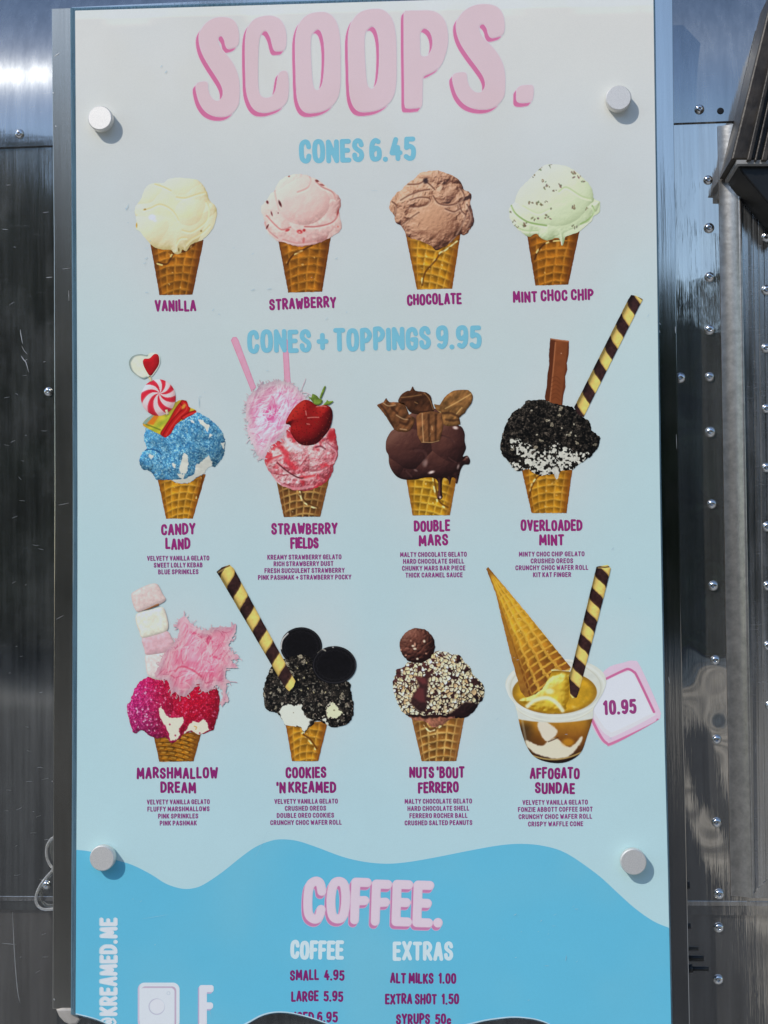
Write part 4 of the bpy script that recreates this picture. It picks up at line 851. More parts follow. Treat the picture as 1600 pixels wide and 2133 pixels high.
def pic_affogato():
    z = ZJ
    # price badge goes under the cup
    bo = z.sm([(1040,905),(1200,840),(1280,825),(1335,870),(1490,1215),(1505,1280),(1460,1335),(1110,1525),(1055,1525),(1000,1480),(920,1330),(900,1150)], 4)
    X, Y = grid(bo, 1.); D = poly_sdf(X, Y, bo)
    A = solid(X, (220,186,208))
    A = mix(A, (204,206,216), 1-ss(-.6, .8, poly_sdf(X, Y, z.sm([(1060,980),(1220,915),(1260,912),(1295,945),(1445,1240),(1430,1295),(1130,1450),(1070,1450),(1010,1400),(940,1280),(930,1150)], 4))))
    A = mix(A, (219,219,225), 1-ss(-.6, .8, poly_sdf(X, Y, z.sm([(1060,985),(1220,922),(1255,920),(1285,950),(1425,1235),(1405,1275),(1130,1410),(1075,1408),(1030,1370),(950,1240),(930,1150)], 4))))
    A = mix(A, (190,102,150), 1-ss(2., 3.2, seg_dist(X, Y, z.op([(1050,977),(1200,905),(1240,896),(1280,918),(1312,962),(1450,1252)]))))
    A = mix(A, (196,112,156), 1-ss(2.2, 3.4, seg_dist(X, Y, z.op([(930,1310),(1005,1455),(1055,1512),(1105,1512),(1440,1355),(1480,1318)]))))
    bd = emit('price_badge', 'board', X, Y, D, A, 1)
    text('10.95', 1257.5, 1490, 1326, 1486.5, 31, .2, (140,58,120), 2, bd, .6, 'badge_price', wide=.40)
    # cup
    p = z.sm([(212,1030),(230,960),(300,890),(420,830),(640,808),(850,830),(960,870),(1030,930),(1052,1000),(1030,1080),(985,1160),(945,1230),(940,1300),(890,1460),(840,1590),(740,1662),(620,1678),(480,1642),(400,1560),(340,1400),(295,1200),(240,1120)], 4)
    X, Y = grid(p, 1.); D = poly_sdf(X, Y, p); zx, zy = (X-z.o[0])*z.k, (Y-z.o[1])*z.k
    def E(cx, cy, rx, ry): return np.hypot((zx-cx)/rx, (zy-cy)/ry)-1
    A = lum(solid(X, (200,205,200)), 1+.08*fbm(X, Y, 16, 3))
    rimw = E(630, 1050, 420, 245); A = mix(A, (226,226,216), .8*(1-ss(.0, .035, np.abs(rimw+.03)))); A = mix(A, (176,176,160), .5*(1-ss(.0, .025, np.abs(rimw+.1))))
    body = ss(0, 12, zy-(1335-.00032*(zx-620)**2)); 
    B = ramp(zy, [(1200, (186,140,48)), (1330, (168,118,36)), (1480, (112,68,24)), (1640, (48,28,20))])
    B = mix(B, (64,44,24), ss(480, 380, zx)*.9*ss(1300, 1400, zy)); B = mix(B, (96,62,24), .8*ss(860, 930, zx))
    B = lum(B, 1+.3*fbm(X, Y, 18, 6))
    for q, cc in (([(480,1340),(540,1330),(620,1380),(642,1430),(560,1500),(500,1430)], (208,200,186)), ([(385,1490),(480,1530),(530,1530),(570,1490),(640,1470),(700,1520),(760,1540),(848,1455),(832,1525),(740,1620),(620,1642),(480,1605),(400,1550)], (210,202,184))):
        B = mix(B, cc, 1-ss(-9, 7, poly_sdf(zx, zy, smooth_pts(q))+14*fbm(X, Y, 7, 3)))
    B = crease(B, X, Y, z.op([(570,1500),(620,1480),(650,1465)]), (60,36,20), 2, .8); B = blob(B, X, Y, *z([(735,1505)])[0], 12, 8, (190,130,30), .8)
    B = mix(B, (26,18,16), ss(-12, 10, zy-(1662-.0011*(zx-610)**2))*.95); B = mix(B, (206,180,110), .7*(1-ss(3, 9, np.abs(zy-(1648-.0011*(zx-610)**2)))))
    B = mix(B, (196,190,170), .35*(1-ss(4, 14, np.abs(zx-(330+(zy-1200)*.18)))))
    A = A*(1-body[..., None])+B*body[..., None]
    lip = 1-ss(.0, .03, np.abs(E(625, 1075, 400, 250)-.0)); A = mix(A, (224,222,208), .75*lip*ss(1060, 1200, zy))
    A = mix(A, (190,186,166), .5*(1-ss(.0, .02, np.abs(E(625, 1088, 384, 252)))) * ss(1100, 1220, zy))
    liq = E(622, 1088, 352, 182); Lq = lum(solid(X, (184,142,34)), 1+.45*fbm(X, Y, 16, 13, 4)); Lq = mix(Lq, (222,196,112), .7*ss(.12, .36, fbm(X, Y, 20, 17)))
    Lq = mix(Lq, (120,84,24), .6*ss(-.18, -.02, liq)); a = 1-ss(-.01, .015, liq); A = A*(1-a[..., None])+Lq*a[..., None]
    hump = poly_sdf(zx, zy, smooth_pts([(325,1160),(430,1110),(540,1000),(660,935),(742,945),(752,1040),(720,1200),(680,1250),(560,1255),(430,1205)]))+20*vnoise(X, Y, 6, 3)
    H = lum(ramp(light(dome(hump/z.k, 22), .9), [(0, (150,112,20)), (.6, (208,178,64)), (1, (238,222,140))]), 1+.35*fbm(X+.5*Y, Y, 12, 8)); a = 1-ss(-6, 6, hump); A = A*(1-a[..., None])+H*a[..., None]
    A = crease(A, X, Y, z.op([(395,1205),(450,1160),(540,1135),(600,1150),(650,1190),(688,1240)]), (228,220,190), 7, .95); A = crease(A, X, Y, z.op([(460,1220),(520,1190),(600,1200)]), (200,176,60), 5, .7)
    A = blob(A, X, Y, *z([(580,1080)])[0], 9, 6, (232,222,176), .8)
    pr = emit(PIC, 'board', X, Y, D, A, 3, 'picture of a clear sundae cup with coffee, gelato, an upturned waffle cone and a striped wafer roll')
    q = z([(52,62),(68,46),(132,120),(400,440),(755,880),(742,915),(690,905),(600,912),(575,965),(520,1060),(460,1105),(380,1132),(340,1085),(250,760),(130,260)])
    X, Y = grid(q, .9); D = poly_sdf(X, Y, q)+1.1*vnoise(X, Y, 4, 3)
    zx, zy = (X-z.o[0])*z.k, (Y-z.o[1])*z.k; ax = np.array([.53, .85]); ax /= np.linalg.norm(ax)
    t = (zx-60)*ax[0]+(zy-50)*ax[1]; s = (-(zx-60)*ax[1]+(zy-50)*ax[0])/np.maximum(t*.235, 6)
    n = 7; ang = np.arcsin(np.clip(s*.95, -1, 1))/math.pi
    a_ = ang*n+.5+.2*fbm(X, Y, 14, 2)*2; b_ = (t+40*np.cos(ang*3.1))/62+.12*fbm(X, Y, 12, 5)*2
    fa, fb = a_-np.floor(a_), b_-np.floor(b_); la, lb = np.minimum(fa, 1-fa), np.minimum(fb, 1-fb)
    ridge = np.maximum(1-ss(.07, .2, la), 1-ss(.07, .2, lb)); deep = ss(500, 1050, t)
    A = mix(solid(X, (198,148,42)), (116,66,24), deep*.9); A = lum(A, (.8+.4*fa)*(1+.4*fbm(X, Y, 9, 3)))
    A = mix(A, (212,166,66), ridge*(.75+.8*fbm(X, Y, 7, 6))); A = mix(A, (106,58,20), .55*ss(.6, 1.0, np.abs(s-.05))); A = mix(A, (112,66,26), .7*ss(120, 40, t))
    A = mix(A, (246,226,150), .6*ss(.24, .4, fbm(X, Y, 7, 9))*(1-ss(.2, .8, np.abs(s)))); A = crease(A, X, Y, z.op([(600,905),(640,905),(680,915),(745,910)]), (240,222,170), 3, .85)
    emit('waffle_cone', pr, X, Y, D, A, 4)
    wafer(z, [(972,42),(1065,28),(1088,55),(1072,130),(850,985),(826,1070),(805,1130),(770,1138),(752,1110),(742,950),(770,870)], (1015,110), (790,1020), 108, 0, 196, pr, -.22, 24, 5, [(985,42),(1040,48),(1078,42)])

def text(s, x0, y0, x1, y1, cap, wt, colour, layer, parent, step, name, wide=.44, jit=0., seed=1, clip=None, gap=None, spacew=.62):
    X, Y, D = text_field(s, x0, y0, x1, y1, cap, wt, step, wide, gap, jit, seed, spacew=spacew)
    if clip is not None: D = np.maximum(D, clip(X, Y))
    return emit(name, parent, X, Y, D, solid(X, colour), layer)

def drop_field(X, Y, F, dx, dy, n=6):
    """union of a field swept along (dx, dy); F is a callable"""
    D = F(X, Y)
    for k in range(1, n+1): D = np.minimum(D, F(X-dx*k/n, Y-dy*k/n))
    return D

def title_scoops():
    z1 = Zoom(380, 0, 4.2105); z2 = Zoom(740, 0, 4.)
    S = z1.sm([(165,260),(205,205),(265,165),(330,150),(400,155),(450,180),(482,230),(496,300),(494,370),(480,402),(440,420),(400,425),(380,395),(370,350),(345,312),(318,322),(312,345),(322,390),(355,445),(405,500),(452,570),(485,650),(500,740),(500,850),(490,920),(450,980),(400,1012),(340,1022),(270,1012),(205,975),(155,905),(128,820),(120,750),(145,722),(215,720),(228,790),(248,842),(285,880),(325,880),(352,850),(358,800),(340,740),(295,665),(230,565),(178,470),(152,385),(148,310)], 4)
    C = z1.sm([(560,300),(590,215),(640,165),(710,142),(780,138),(850,165),(895,230),(912,310),(910,390),(895,435),(850,445),(810,440),(790,390),(775,330),(745,275),(715,270),(690,300),(672,360),(665,480),(662,640),(668,780),(690,840),(735,858),(790,840),(820,790),(835,700),(850,640),(885,622),(920,635),(932,720),(930,820),(915,890),(870,940),(800,970),(730,985),(660,975),(610,930),(575,850),(560,760),(555,600),(552,440)], 4)
    Oo = z1.sm([(992,380),(1005,270),(1040,185),(1100,130),(1180,108),(1270,112),(1335,165),(1370,250),(1385,380),(1388,560),(1385,740),(1365,850),(1320,920),(1250,965),(1170,985),(1090,985),(1040,945),(1010,860),(1000,740),(995,560)], 4)
    Oi = z1.sm([(1130,320),(1160,270),(1195,255),(1225,290),(1245,380),(1250,520),(1240,680),(1220,760),(1185,790),(1155,770),(1140,700),(1130,560),(1125,430)], 4)
    f = lambda p: np.stack([725.6+(p[:, 0]-615.6)*1.068, 19+(p[:, 1]-25.6)*1.022], 1)
    Po = z2.sm([(410,110),(440,90),(520,88),(620,88),(690,110),(745,170),(770,260),(772,360),(750,460),(710,550),(640,600),(570,635),(562,700),(560,800),(555,880),(530,895),(440,900),(415,870),(412,700),(410,500),(408,300)], 4)
    Pi = z2.sm([(540,280),(560,240),(590,235),(625,265),(645,320),(645,390),(625,440),(600,465),(560,468),(542,440),(540,360)], 4)
    S2 = np.stack([943+(S[:, 0]-408.5)*1.21, 8.75+(S[:, 1]-35.6)*1.056], 1)
    dot = z2.sm([(1350,740),(1380,715),(1440,708),(1480,715),(1487,760),(1480,820),(1465,845),(1390,855),(1350,840),(1345,790)], 4)
    for loops in ([S], [C], [Oo, Oi], [f(Oo), f(Oi)], [Po, Pi], [S2], [dot]):
        two_tone(lambda X, Y, l=loops: poly_sdf(X, Y, l), loops, 'title_letter', -7, 9, (212,184,194), (198,108,152), (226,200,211), 1.2)
def two_tone(F, loops, name, dx, dy, face, shade, rim, rw, step=1.2, clip=None, n=6):
    p = np.concatenate([np.asarray(l) for l in loops]); p = np.vstack([p, p+[dx, dy]])
    X, Y = grid(p, step, 4.)
    Ds = drop_field(X, Y, F, dx, dy, n); Df = F(X, Y)
    A = solid(X, rim); A = mix(A, shade, 1-ss(-.6, .6, Ds)); A = mix(A, rim, 1-ss(-.6, .6, Df-rw))
    if clip is not None: Ds = np.maximum(Ds, clip(X, Y)-rw)
    r = emit(name, 'board', X, Y, Ds-rw, A, 1)
    emit('letter_face', r, X, Y, Df if clip is None else np.maximum(Df, clip(X, Y)), solid(X, face), 2)

PANEL_LEFT = [(156.5, 22), (158, 250), (159.5, 500), (161.5, 1000), (160.5, 1500), (159, 1800), (157.5, 2113)]
PANEL_RIGHT = [(1361, -14), (1364.5, 250), (1368, 500), (1374.5, 1000), (1383.5, 1500), (1391, 1800), (1398.5, 2150)]
PANEL_BOTTOM = [(1398.5, 2150), (1350, 2190), (1270, 2200), (1200, 2172), (1150, 2138), (1125, 2127), (1100, 2122), (1070, 2120), (1040, 2122.5), (1010, 2127), (985, 2133), (950, 2141), (880, 2160), (800, 2178), (740, 2162), (690, 2137), (650, 2122), (620, 2114), (600, 2110.5), (580, 2109.5), (560, 2112), (540, 2119), (515, 2133), (470, 2155), (400, 2180), (320, 2178), (250, 2148), (215, 2130), (190, 2121), (157.5, 2113)]
def board_outline(grow=0.):
    L = [(x-grow, y) for x, y in PANEL_LEFT]; R_ = [(x+grow*.35, y) for x, y in PANEL_RIGHT]
    L[0] = (L[0][0], L[0][1]-grow*.6); R_[0] = (R_[0][0], R_[0][1]-grow*.6)
    B = smooth_pts(PANEL_BOTTOM, False, 3)[1:-1]+[0, grow*.25]
    return np.vstack([smooth_pts(R_, False, 3), B, smooth_pts(L[::-1], False, 3)])

def poster():
    p = board_outline(); X, Y = np.meshgrid(np.arange(150, 1404, 2.), np.arange(-22, 2204, 2.))
    D = poly_sdf(X, Y, p)
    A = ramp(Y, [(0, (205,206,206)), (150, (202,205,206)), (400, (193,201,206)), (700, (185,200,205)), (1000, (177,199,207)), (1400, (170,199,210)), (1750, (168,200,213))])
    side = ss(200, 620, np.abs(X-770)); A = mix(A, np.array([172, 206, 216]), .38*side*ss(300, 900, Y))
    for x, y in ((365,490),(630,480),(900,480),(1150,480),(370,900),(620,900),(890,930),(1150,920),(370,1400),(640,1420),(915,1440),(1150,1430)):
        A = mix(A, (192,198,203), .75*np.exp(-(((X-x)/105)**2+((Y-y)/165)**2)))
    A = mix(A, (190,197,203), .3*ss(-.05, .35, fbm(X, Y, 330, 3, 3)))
    light_band = (Y+X*.0245) ; A = mix(A, (220,219,216), .8*ss(47, 40, light_band)+.5*ss(66, 52, light_band)*ss(.0, .2, .1+fbm(X, Y, 140, 2)))  # sunlight along the top edge, painted into the sheet colour
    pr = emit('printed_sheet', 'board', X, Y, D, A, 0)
    # blue wave
    w = np.array([(2,86),(14,90),(50,95),(110,115),(160,130),(210,155),(250,180),(290,193),(320,193),(350,183),(400,150),(450,110),(490,82),(530,66),(560,62),(600,66),(650,82),(720,108),(780,122),(840,127),(900,122),(980,108),(1060,92),(1140,78),(1200,74),(1260,80),(1320,100),(1400,155),(1450,200),(1500,245),(1550,280),(1590,297),(1604,301)], float)/1.28+[150, 1700]
    w = np.vstack([smooth_pts(w, False, 4), [(1420, 2230), (140, 2230)]])
    X, Y = np.meshgrid(np.arange(150, 1404, 2.), np.arange(1738, 2204, 2.))
    D = np.maximum(poly_sdf(X, Y, w), poly_sdf(X, Y, p))
    emit('blue_wave', pr, X, Y, D, mix(solid(X, (92,176,211)), (104,178,208), ss(-.1, .3, fbm(X, Y, 260, 5, 3))), .6)

MAROON = (138, 42, 112); PURPLE = (118, 34, 104); SKY = (116, 180, 205); SMALL = (132, 62, 124)
def lettering():
    text('CONES 6.45', 624.6, 341, 866, 334.5, 50, .205, SKY, 1, 'board', .9, 'section_heading', jit=.02, seed=3, spacew=.5)
    text('CONES + TOPPINGS 9.95', 516.5, 736.5, 1002.8, 726, 49, .2, SKY, 1.6, 'board', .9, 'section_heading', jit=.02, seed=5, spacew=.5)
    N = (('VANILLA', 323, 649.5, 408.5, 647.5), ('STRAWBERRY', 561.5, 645.5, 700.5, 641), ('CHOCOLATE', 848.5, 636.8, 961.6, 633.6), ('MINT CHOC CHIP', 1069, 630.8, 1237, 625))
    for i, (s, a, b, c, d) in enumerate(N): text(s, a, b, c, d, 24, .205, MAROON, 1, 'board', .6, 'flavour_name', jit=.05, seed=20+i)
    N = (('CANDY', 336, 1115, 407, 1114, 'LAND', 345, 1145, 396.4, 1144), ('STRAWBERRY', 565.6, 1113.6, 703, 1112.4, 'FIELDS', 605.5, 1143, 663.4, 1142), ('DOUBLE', 862.7, 1108.2, 937.4, 1107.5, 'MARS', 872.5, 1137.8, 933.7, 1137), ('OVERLOADED', 1085, 1106.8, 1213, 1105.4, 'MINT', 1123.5, 1136.8, 1175, 1136),
         ('MARSHMALLOW', 285, 1622.3, 453.8, 1621.7, 'DREAM', 334.4, 1652.6, 408.4, 1652), ('COOKIES', 595.3, 1621.4, 679.7, 1620.8, "'N KREAMED", 576, 1652.4, 700, 1651.8), ("NUTS 'BOUT", 853, 1621.2, 967.3, 1620.8, 'FERRERO', 871.3, 1652.4, 955.3, 1651.8), ('AFFOGATO', 1104, 1622.6, 1207.4, 1622.6, 'SUNDAE', 1114.8, 1653.6, 1197.6, 1653.6))
    for i, t in enumerate(N):
        for j in (0, 5): text(t[j], *t[j+1:j+5], 24, .205, MAROON if i < 4 else (128,36,106), 1, 'board', .6, 'flavour_name', jit=.05, seed=40+2*i+j, spacew=.45)
    Dd = (('VELVETY VANILLA GELATO', 306.4, 1168.3, 436), ('SWEET LOLLY KEBAB', 320.5, 1182.5, 422), ('BLUE SPRINKLES', 329.5, 1196.5, 413.5),
          ('KREAMY STRAWBERRY GELATO', 557, 1166, 711.4), ('RICH STRAWBERRY DUST', 570, 1179.7, 694.6), ('FRESH SUCCULENT STRAWBERRY', 551, 1194, 718), ('PINK PASHMAK + STRAWBERRY POCKY', 537.4, 1208.2, 732),
          ('MALTY CHOCOLATE GELATO', 833.6, 1160.5, 972.5), ('HARD CHOCOLATE SHELL', 839.7, 1174.6, 966.8), ('CHUNKY MARS BAR PIECE', 837.4, 1189, 969.6), ('THICK CARAMEL SAUCE', 844.6, 1203.3, 963.9),
          ('MINTY CHOC CHIP GELATO', 1081, 1159.6, 1217.8), ('CRUSHED OREOS', 1105.6, 1173.7, 1194), ('CRUNCHY CHOC WAFER ROLL', 1073.7, 1188, 1225.5), ('KIT KAT FINGER', 1110.5, 1202.5, 1190),
          ('VELVETY VANILLA GELATO', 306, 1676, 437), ('FLUFFY MARSHMALLOWS', 307, 1690.7, 436.6), ('PINK SPRINKLES', 329.4, 1705.4, 413), ('PINK PASHMAK', 332.8, 1720, 410),
          ('VELVETY VANILLA GELATO', 571.6, 1674.8, 703.8), ('CRUSHED OREOS', 593.4, 1689.2, 679.4), ('DOUBLE OREO COOKIES', 576.6, 1704, 696), ('CRUNCHY CHOC WAFER ROLL', 563, 1718.9, 712),
          ('MALTY CHOCOLATE GELATO', 843, 1674.6, 983.4), ('HARD CHOCOLATE SHELL', 848.9, 1689.5, 977.7), ('FERRERO ROCHER BALL', 853, 1704.5, 974), ('CRUSHED SALTED PEANUTS', 843, 1719.5, 984),
          ('VELVETY VANILLA GELATO', 1088.4, 1676.9, 1224.7), ('FONZIE ABBOTT COFFEE SHOT', 1079, 1691.6, 1234.7), ('CRUNCHY CHOC WAFER ROLL', 1080.3, 1706.5, 1233.6), ('CRISPY WAFFLE CONE', 1100, 1721.8, 1215))
    for s, a, y, b in Dd: text(s, a, y, b, y-.006*(b-a), 10.4, .205, SMALL, 1, 'board', .42, 'description_line', wide=.42, spacew=.55)

def lower_panel():
    p = board_outline(-1.5); clip = lambda X, Y: poly_sdf(X, Y, p)
    X0, Y0, D0 = text_field('COFFEE.', 632, 1922, 924, 1932, 96, .185, 1.2, .37, .05, .015, 5)
    lx, ly = X0[0, 0], Y0[0, 0]
    def F(X, Y):
        j = (X-lx)/1.2; i = (Y-ly)/1.2; i0 = np.clip(np.floor(i).astype(int), 0, D0.shape[0]-2); j0 = np.clip(np.floor(j).astype(int), 0, D0.shape[1]-2)
        fi = np.clip(i-i0, 0, 1); fj = np.clip(j-j0, 0, 1)
        v = (D0[i0, j0]*(1-fj)+D0[i0, j0+1]*fj)*(1-fi)+(D0[i0+1, j0]*(1-fj)+D0[i0+1, j0+1]*fj)*fi
        out = np.maximum(np.maximum(lx-X, X-X0[0, -1]), np.maximum(ly-Y, Y-Y0[-1, 0])); return np.where(out > 0, np.maximum(v, 4), v)
    box = np.array([(lx, ly), (X0[0, -1], Y0[-1, 0])])
    two_tone(F, [box], 'title_letter', -4, 6.5, (208,192,210), (184,118,164), (206,176,204), .7, 1.)
    W = (192, 219, 230)
    text('COFFEE', 605, 1998, 715.7, 2000, 40, .2, W, 1, 'board', .8, 'column_heading', wide=.36, jit=.02, seed=6, gap=.05)
    text('EXTRAS', 818.9, 2001, 943.6, 2001.5, 40, .19, W, 1, 'board', .8, 'column_heading', wide=.42, jit=.02, seed=7)
    for s, a, y, b, y2 in (('SMALL  4.95', 604.4, 2042.5, 717.3, 2042.5), ('LARGE  5.95', 607, 2086.5, 714.7, 2086.5), ('ICED 6.95', 613, 2129, 703.4, 2130.5), ('ALT MILKS  1.00', 813, 2048.5, 950, 2049.5), ('EXTRA SHOT  1.50', 802.6, 2092, 956, 2092.5), ('SYRUPS  50c', 825.4, 2134, 939.6, 2134)):
        text(s, a, y, b, y2, 22.5, .2, PURPLE, 1, 'board', .55, 'price_line', jit=.04, seed=len(s), clip=clip)
    # vertical handle, reads upward: build flat then turn
    X, Y, D = text_field('@KREAMED.ME', 0, 0, 229, 0, 36, .195, .8, .36, .07, .01, 4)
    r = emit('handle_lettering', 'board', 243.5+Y, 2141-X, np.maximum(D-.8, clip(243.5+Y, 2141-X)), solid(X, (176,204,220)), 1)
    emit('letter_face', r, 245+Y, 2141-X, np.maximum(D, clip(245+Y, 2141-X)), solid(X, (203,219,229)), 1.6)
    # camera style square logo and the letter logo
    def rr(X, Y, x0, y0, x1, y1, q):
        dx = np.abs(X-(x0+x1)/2)-(x1-x0)/2+q; dy = np.abs(Y-(y0+y1)/2)-(y1-y0)/2+q
        return np.hypot(np.maximum(dx, 0), np.maximum(dy, 0))+np.minimum(np.maximum(dx, dy), 0)-q
    X, Y = np.meshgrid(np.arange(276, 384, .8), np.arange(2040, 2150, .8))
    o = rr(X, Y, 287, 2047, 374, 2142, 14); A = solid(X, (201,212,224)); A = mix(A, (186,170,200), .8*(1-ss(-.5, .8, np.maximum(o, -rr(X, Y, 290, 2045, 380, 2136, 13)))))
    i_ = rr(X, Y, 294, 2055, 367, 2140, 9); A = mix(A, (178,160,186), 1-ss(-.5, .6, i_)); A = mix(A, (203,224,232), 1-ss(-.5, .6, rr(X, Y, 292, 2058, 363.5, 2142, 8)))
    d = np.hypot(X-328, Y-2096); A = mix(A, (172,164,190), .75*(1-ss(.6, 1.8, np.abs(np.hypot(X-326.5, Y-2097)-16)))); A = mix(A, (206,226,233), 1-ss(14.2, 15.4, d))
    A = mix(A, (176,180,200), .7*(1-ss(.4, 1.2, np.abs(np.hypot(X-351, Y-2069)-3.2))))
    emit('camera_logo', 'board', X, Y, np.maximum(o, clip(X, Y)), A, 1)
    X, Y = np.meshgrid(np.arange(404, 456, .8), np.arange(2042, 2170, .8))
    F = lambda X, Y: np.minimum(np.minimum(rr(X, Y, 415, 2053, 431, 2180, 5), rr(X, Y, 415, 2052, 445, 2067, 5)), rr(X, Y, 415, 2088, 444, 2102, 6))
    Ds = drop_field(X, Y, F, -2.6, 3, 4)
    r = emit('letter_logo', 'board', X, Y, np.maximum(Ds, clip(X, Y)), solid(X, (172,160,196)), 1)
    emit('letter_face', r, X, Y, np.maximum(F(X, Y), clip(X, Y)), solid(X, (203,208,222)), 1.6)
    # scuffs on the clear face
    rs = np.random.RandomState(12); segs = []
    for x, y, n, sp in ((300,520,4,26),(290,620,2,12),(760,420,3,60),(560,660,3,50),(440,655,2,10),(1140,1950,16,44),(1250,1570,5,40),(420,830,2,6),(700,600,5,60),(1100,1400,5,80),(330,1900,3,40),(1290,1240,4,60),(270,440,3,10),(520,540,4,40)):
        for k in range(n):
            cx, cy = x+rs.normal(0, sp), y+rs.normal(0, sp); a = rs.uniform(-1, .6); L = abs(rs.normal(0, 5))+1.2
            if 180 < cx < 1360: segs.append(((cx, cy), (cx+math.cos(a)*L, cy-abs(math.sin(a))*L), rs.uniform(.35, 1.)))
    segs += [((560,1725),(530,1790),.3), ((414,828),(415,850),.9), ((1348,660),(1352,654),.8), ((720,1730),(712,1742),.4), ((262,438),(268,424),1.), ((334,140),(338,135),1.), ((343,152),(348,146),1.2), ((1180,1990),(1178,2002),.9), ((350,1905),(296,1914),.4), ((436,2100),(440,2120),.4)]
    return segs

def art():
    poster(); title_scoops(); lettering()
    for f in (pic_vanilla, pic_strawberry, pic_chocolate, pic_mint, pic_candy, pic_fields, pic_double, pic_overloaded, pic_marshmallow, pic_cookies, pic_nuts, pic_affogato): f()
    return lower_panel()

# ================================================================ setting
def ground_sheet(name, pts, z, c1, c2, sc):
    m, nt, b = new_mat(name+'_surface'); L = nt.links.new
    n1 = noise(nt, mapped(nt, (sc,)*3), 1, 5, .6); n2 = noise(nt, mapped(nt, (6,)*3), 1, 5, .7)
    c = node(nt, 'ShaderNodeMixRGB'); c.inputs[1].default_value = (*c1, 1); c.inputs[2].default_value = (*c2, 1); L(maprange(nt, n1, .38, .6, 0, 1), c.inputs[0])
    q = node(nt, 'ShaderNodeMixRGB', blend_type='MULTIPLY'); q.inputs[0].default_value = .5; L(c.outputs[0], q.inputs[1]); L(n2, q.inputs[2]); L(q.outputs[0], b.inputs['Base Color']); b.inputs['Roughness'].default_value = .9
    tag(mesh_obj(name, [(x, y, z) for x, y in pts], [tuple(range(len(pts)))], m), kind='structure')
ground_sheet('ground', [(-400, -400), (400, -400), (400, 400), (-400, 400)], 0, (.012, .012, .012), (.03, .028, .027), .5)
ground_sheet('pavement', [(1.05, -3.1), (40, -3.1), (40, -27), (3.55, -27)], .004, (.2, .17, .13), (.66, .56, .42), .9)
ground_sheet('fill_bounce_apron', [(-40, -3.1), (40, -3.1), (40, 6), (-40, 6)], .004, (.42, .41, .38), (.6, .58, .54), .8)  # unseen pale sheet, added to bounce fill light onto the board
ground_sheet('footpath', [(-40, -15), (1.5, -14.5), (1.8, -18), (-40, -18.5)], .004, (.16, .14, .12), (.36, .32, .26), .6)

def treeline():
    rs = np.random.RandomState(5); V = []; Fc = []
    def height(x): return (13.5 if x < -4 else 13.5-(x+4)*.55 if x < 4 else 9.2)+1.1*math.sin(x*.8)+.8*math.sin(x*2.1+1)
    for k in range(16000):
        x = rs.uniform(-48, 48); z = rs.uniform(0, 1)**.9*height(x); y = -31+rs.uniform(-2.5, 2.5); s = rs.uniform(.18, .5)
        c = np.array([x, y, z]); u = rs.normal(size=3); u /= np.linalg.norm(u); v = np.cross(u, rs.normal(size=3)); v /= np.linalg.norm(v); i = len(V)
        V += [c-u*s-v*s*.5, c+u*s-v*s*.6, c+u*s*.8+v*s*.7, c-u*s*.7+v*s*.6]; Fc.append((i, i+1, i+2, i+3))
    n = 60
    for i in range(n+1):
        x = -60+120*i/n; V += [np.array([x, -33.2, -.1]), np.array([x, -33.2, height(x)*.86])]
    m0 = len(V)-2*(n+1); Fc += [(m0+2*i, m0+2*i+2, m0+2*i+3, m0+2*i+1) for i in range(n)]
    m = plain('foliage', (.045, .062, .025), .7, 0, .3, .6, 1.2)
    tag(mesh_obj('far_off_wood', V, Fc, m), 'dark green wood mirrored in the polished trailer side', 'wood', kind='stuff')
treeline()

# ================================================================ food trailer (polished aluminium side)
YW = .045
TR = empty('food_trailer', (0, .3, 0), 'polished aluminium food trailer side with rows of dome rivets, behind the menu board', 'food trailer')
zs = (at(50, 300, YW)[2]+at(1470, 257, YW)[2])/2; zl = (at(40, 1880, YW)[2]+at(1500, 1873, YW)[2])/2
def sheet(name, prof, x0, x1, mat, nx=1, smooth=True):
    """profile of (y, z) points swept along the trailer"""
    V = [(x0+(x1-x0)*i/nx, y, z) for i in range(nx+1) for y, z in prof]; n = len(prof)
    Fc = [(i*n+j, i*n+j+1, (i+1)*n+j+1, (i+1)*n+j) for i in range(nx) for j in range(n-1)]
    return mesh_obj(name, V, Fc, mat, TR, smooth)
RC = .38; prof = [(YW+.003, zs-.0015), (YW-.0035, zs-.0015), (YW-.0035, zs)]
for k in range(40):
    t = rad(88)*k/39; prof.append((YW-.0035+RC*(1-math.cos(t)), zs+.006+RC*math.sin(t)))
u = sheet('upper_skin', prof, -2.2, 2.2, SKIN, 1); 
for p_ in u.data.polygons[:2]: p_.use_smooth = False
sheet('side_skin', [(YW, zs+.02), (YW, zl-.012)], -2.2, 0, PLATE)
DENTS = [(1483, 1050, .0005, 11), (1486, 1222, -.0007, 13), (1490, 1377, .0007, 12), (1476, 577, .00022, 8), (1478, 785, -.00022, 8), (1480, 900, .00025, 9), (1475, 375, .0002, 8), (1410, 1440, .0012, 26), (1493, 1542, .0009, 13), (1440, 1330, .0006, 14), (1493, 1715, -.0005, 11), (1478, 690, .0002, 10), (1477, 480, .0002, 9), (1445, 1640, -.0007, 15), (1455, 1780, .0005, 14), (1430, 900, .0003, 12)]
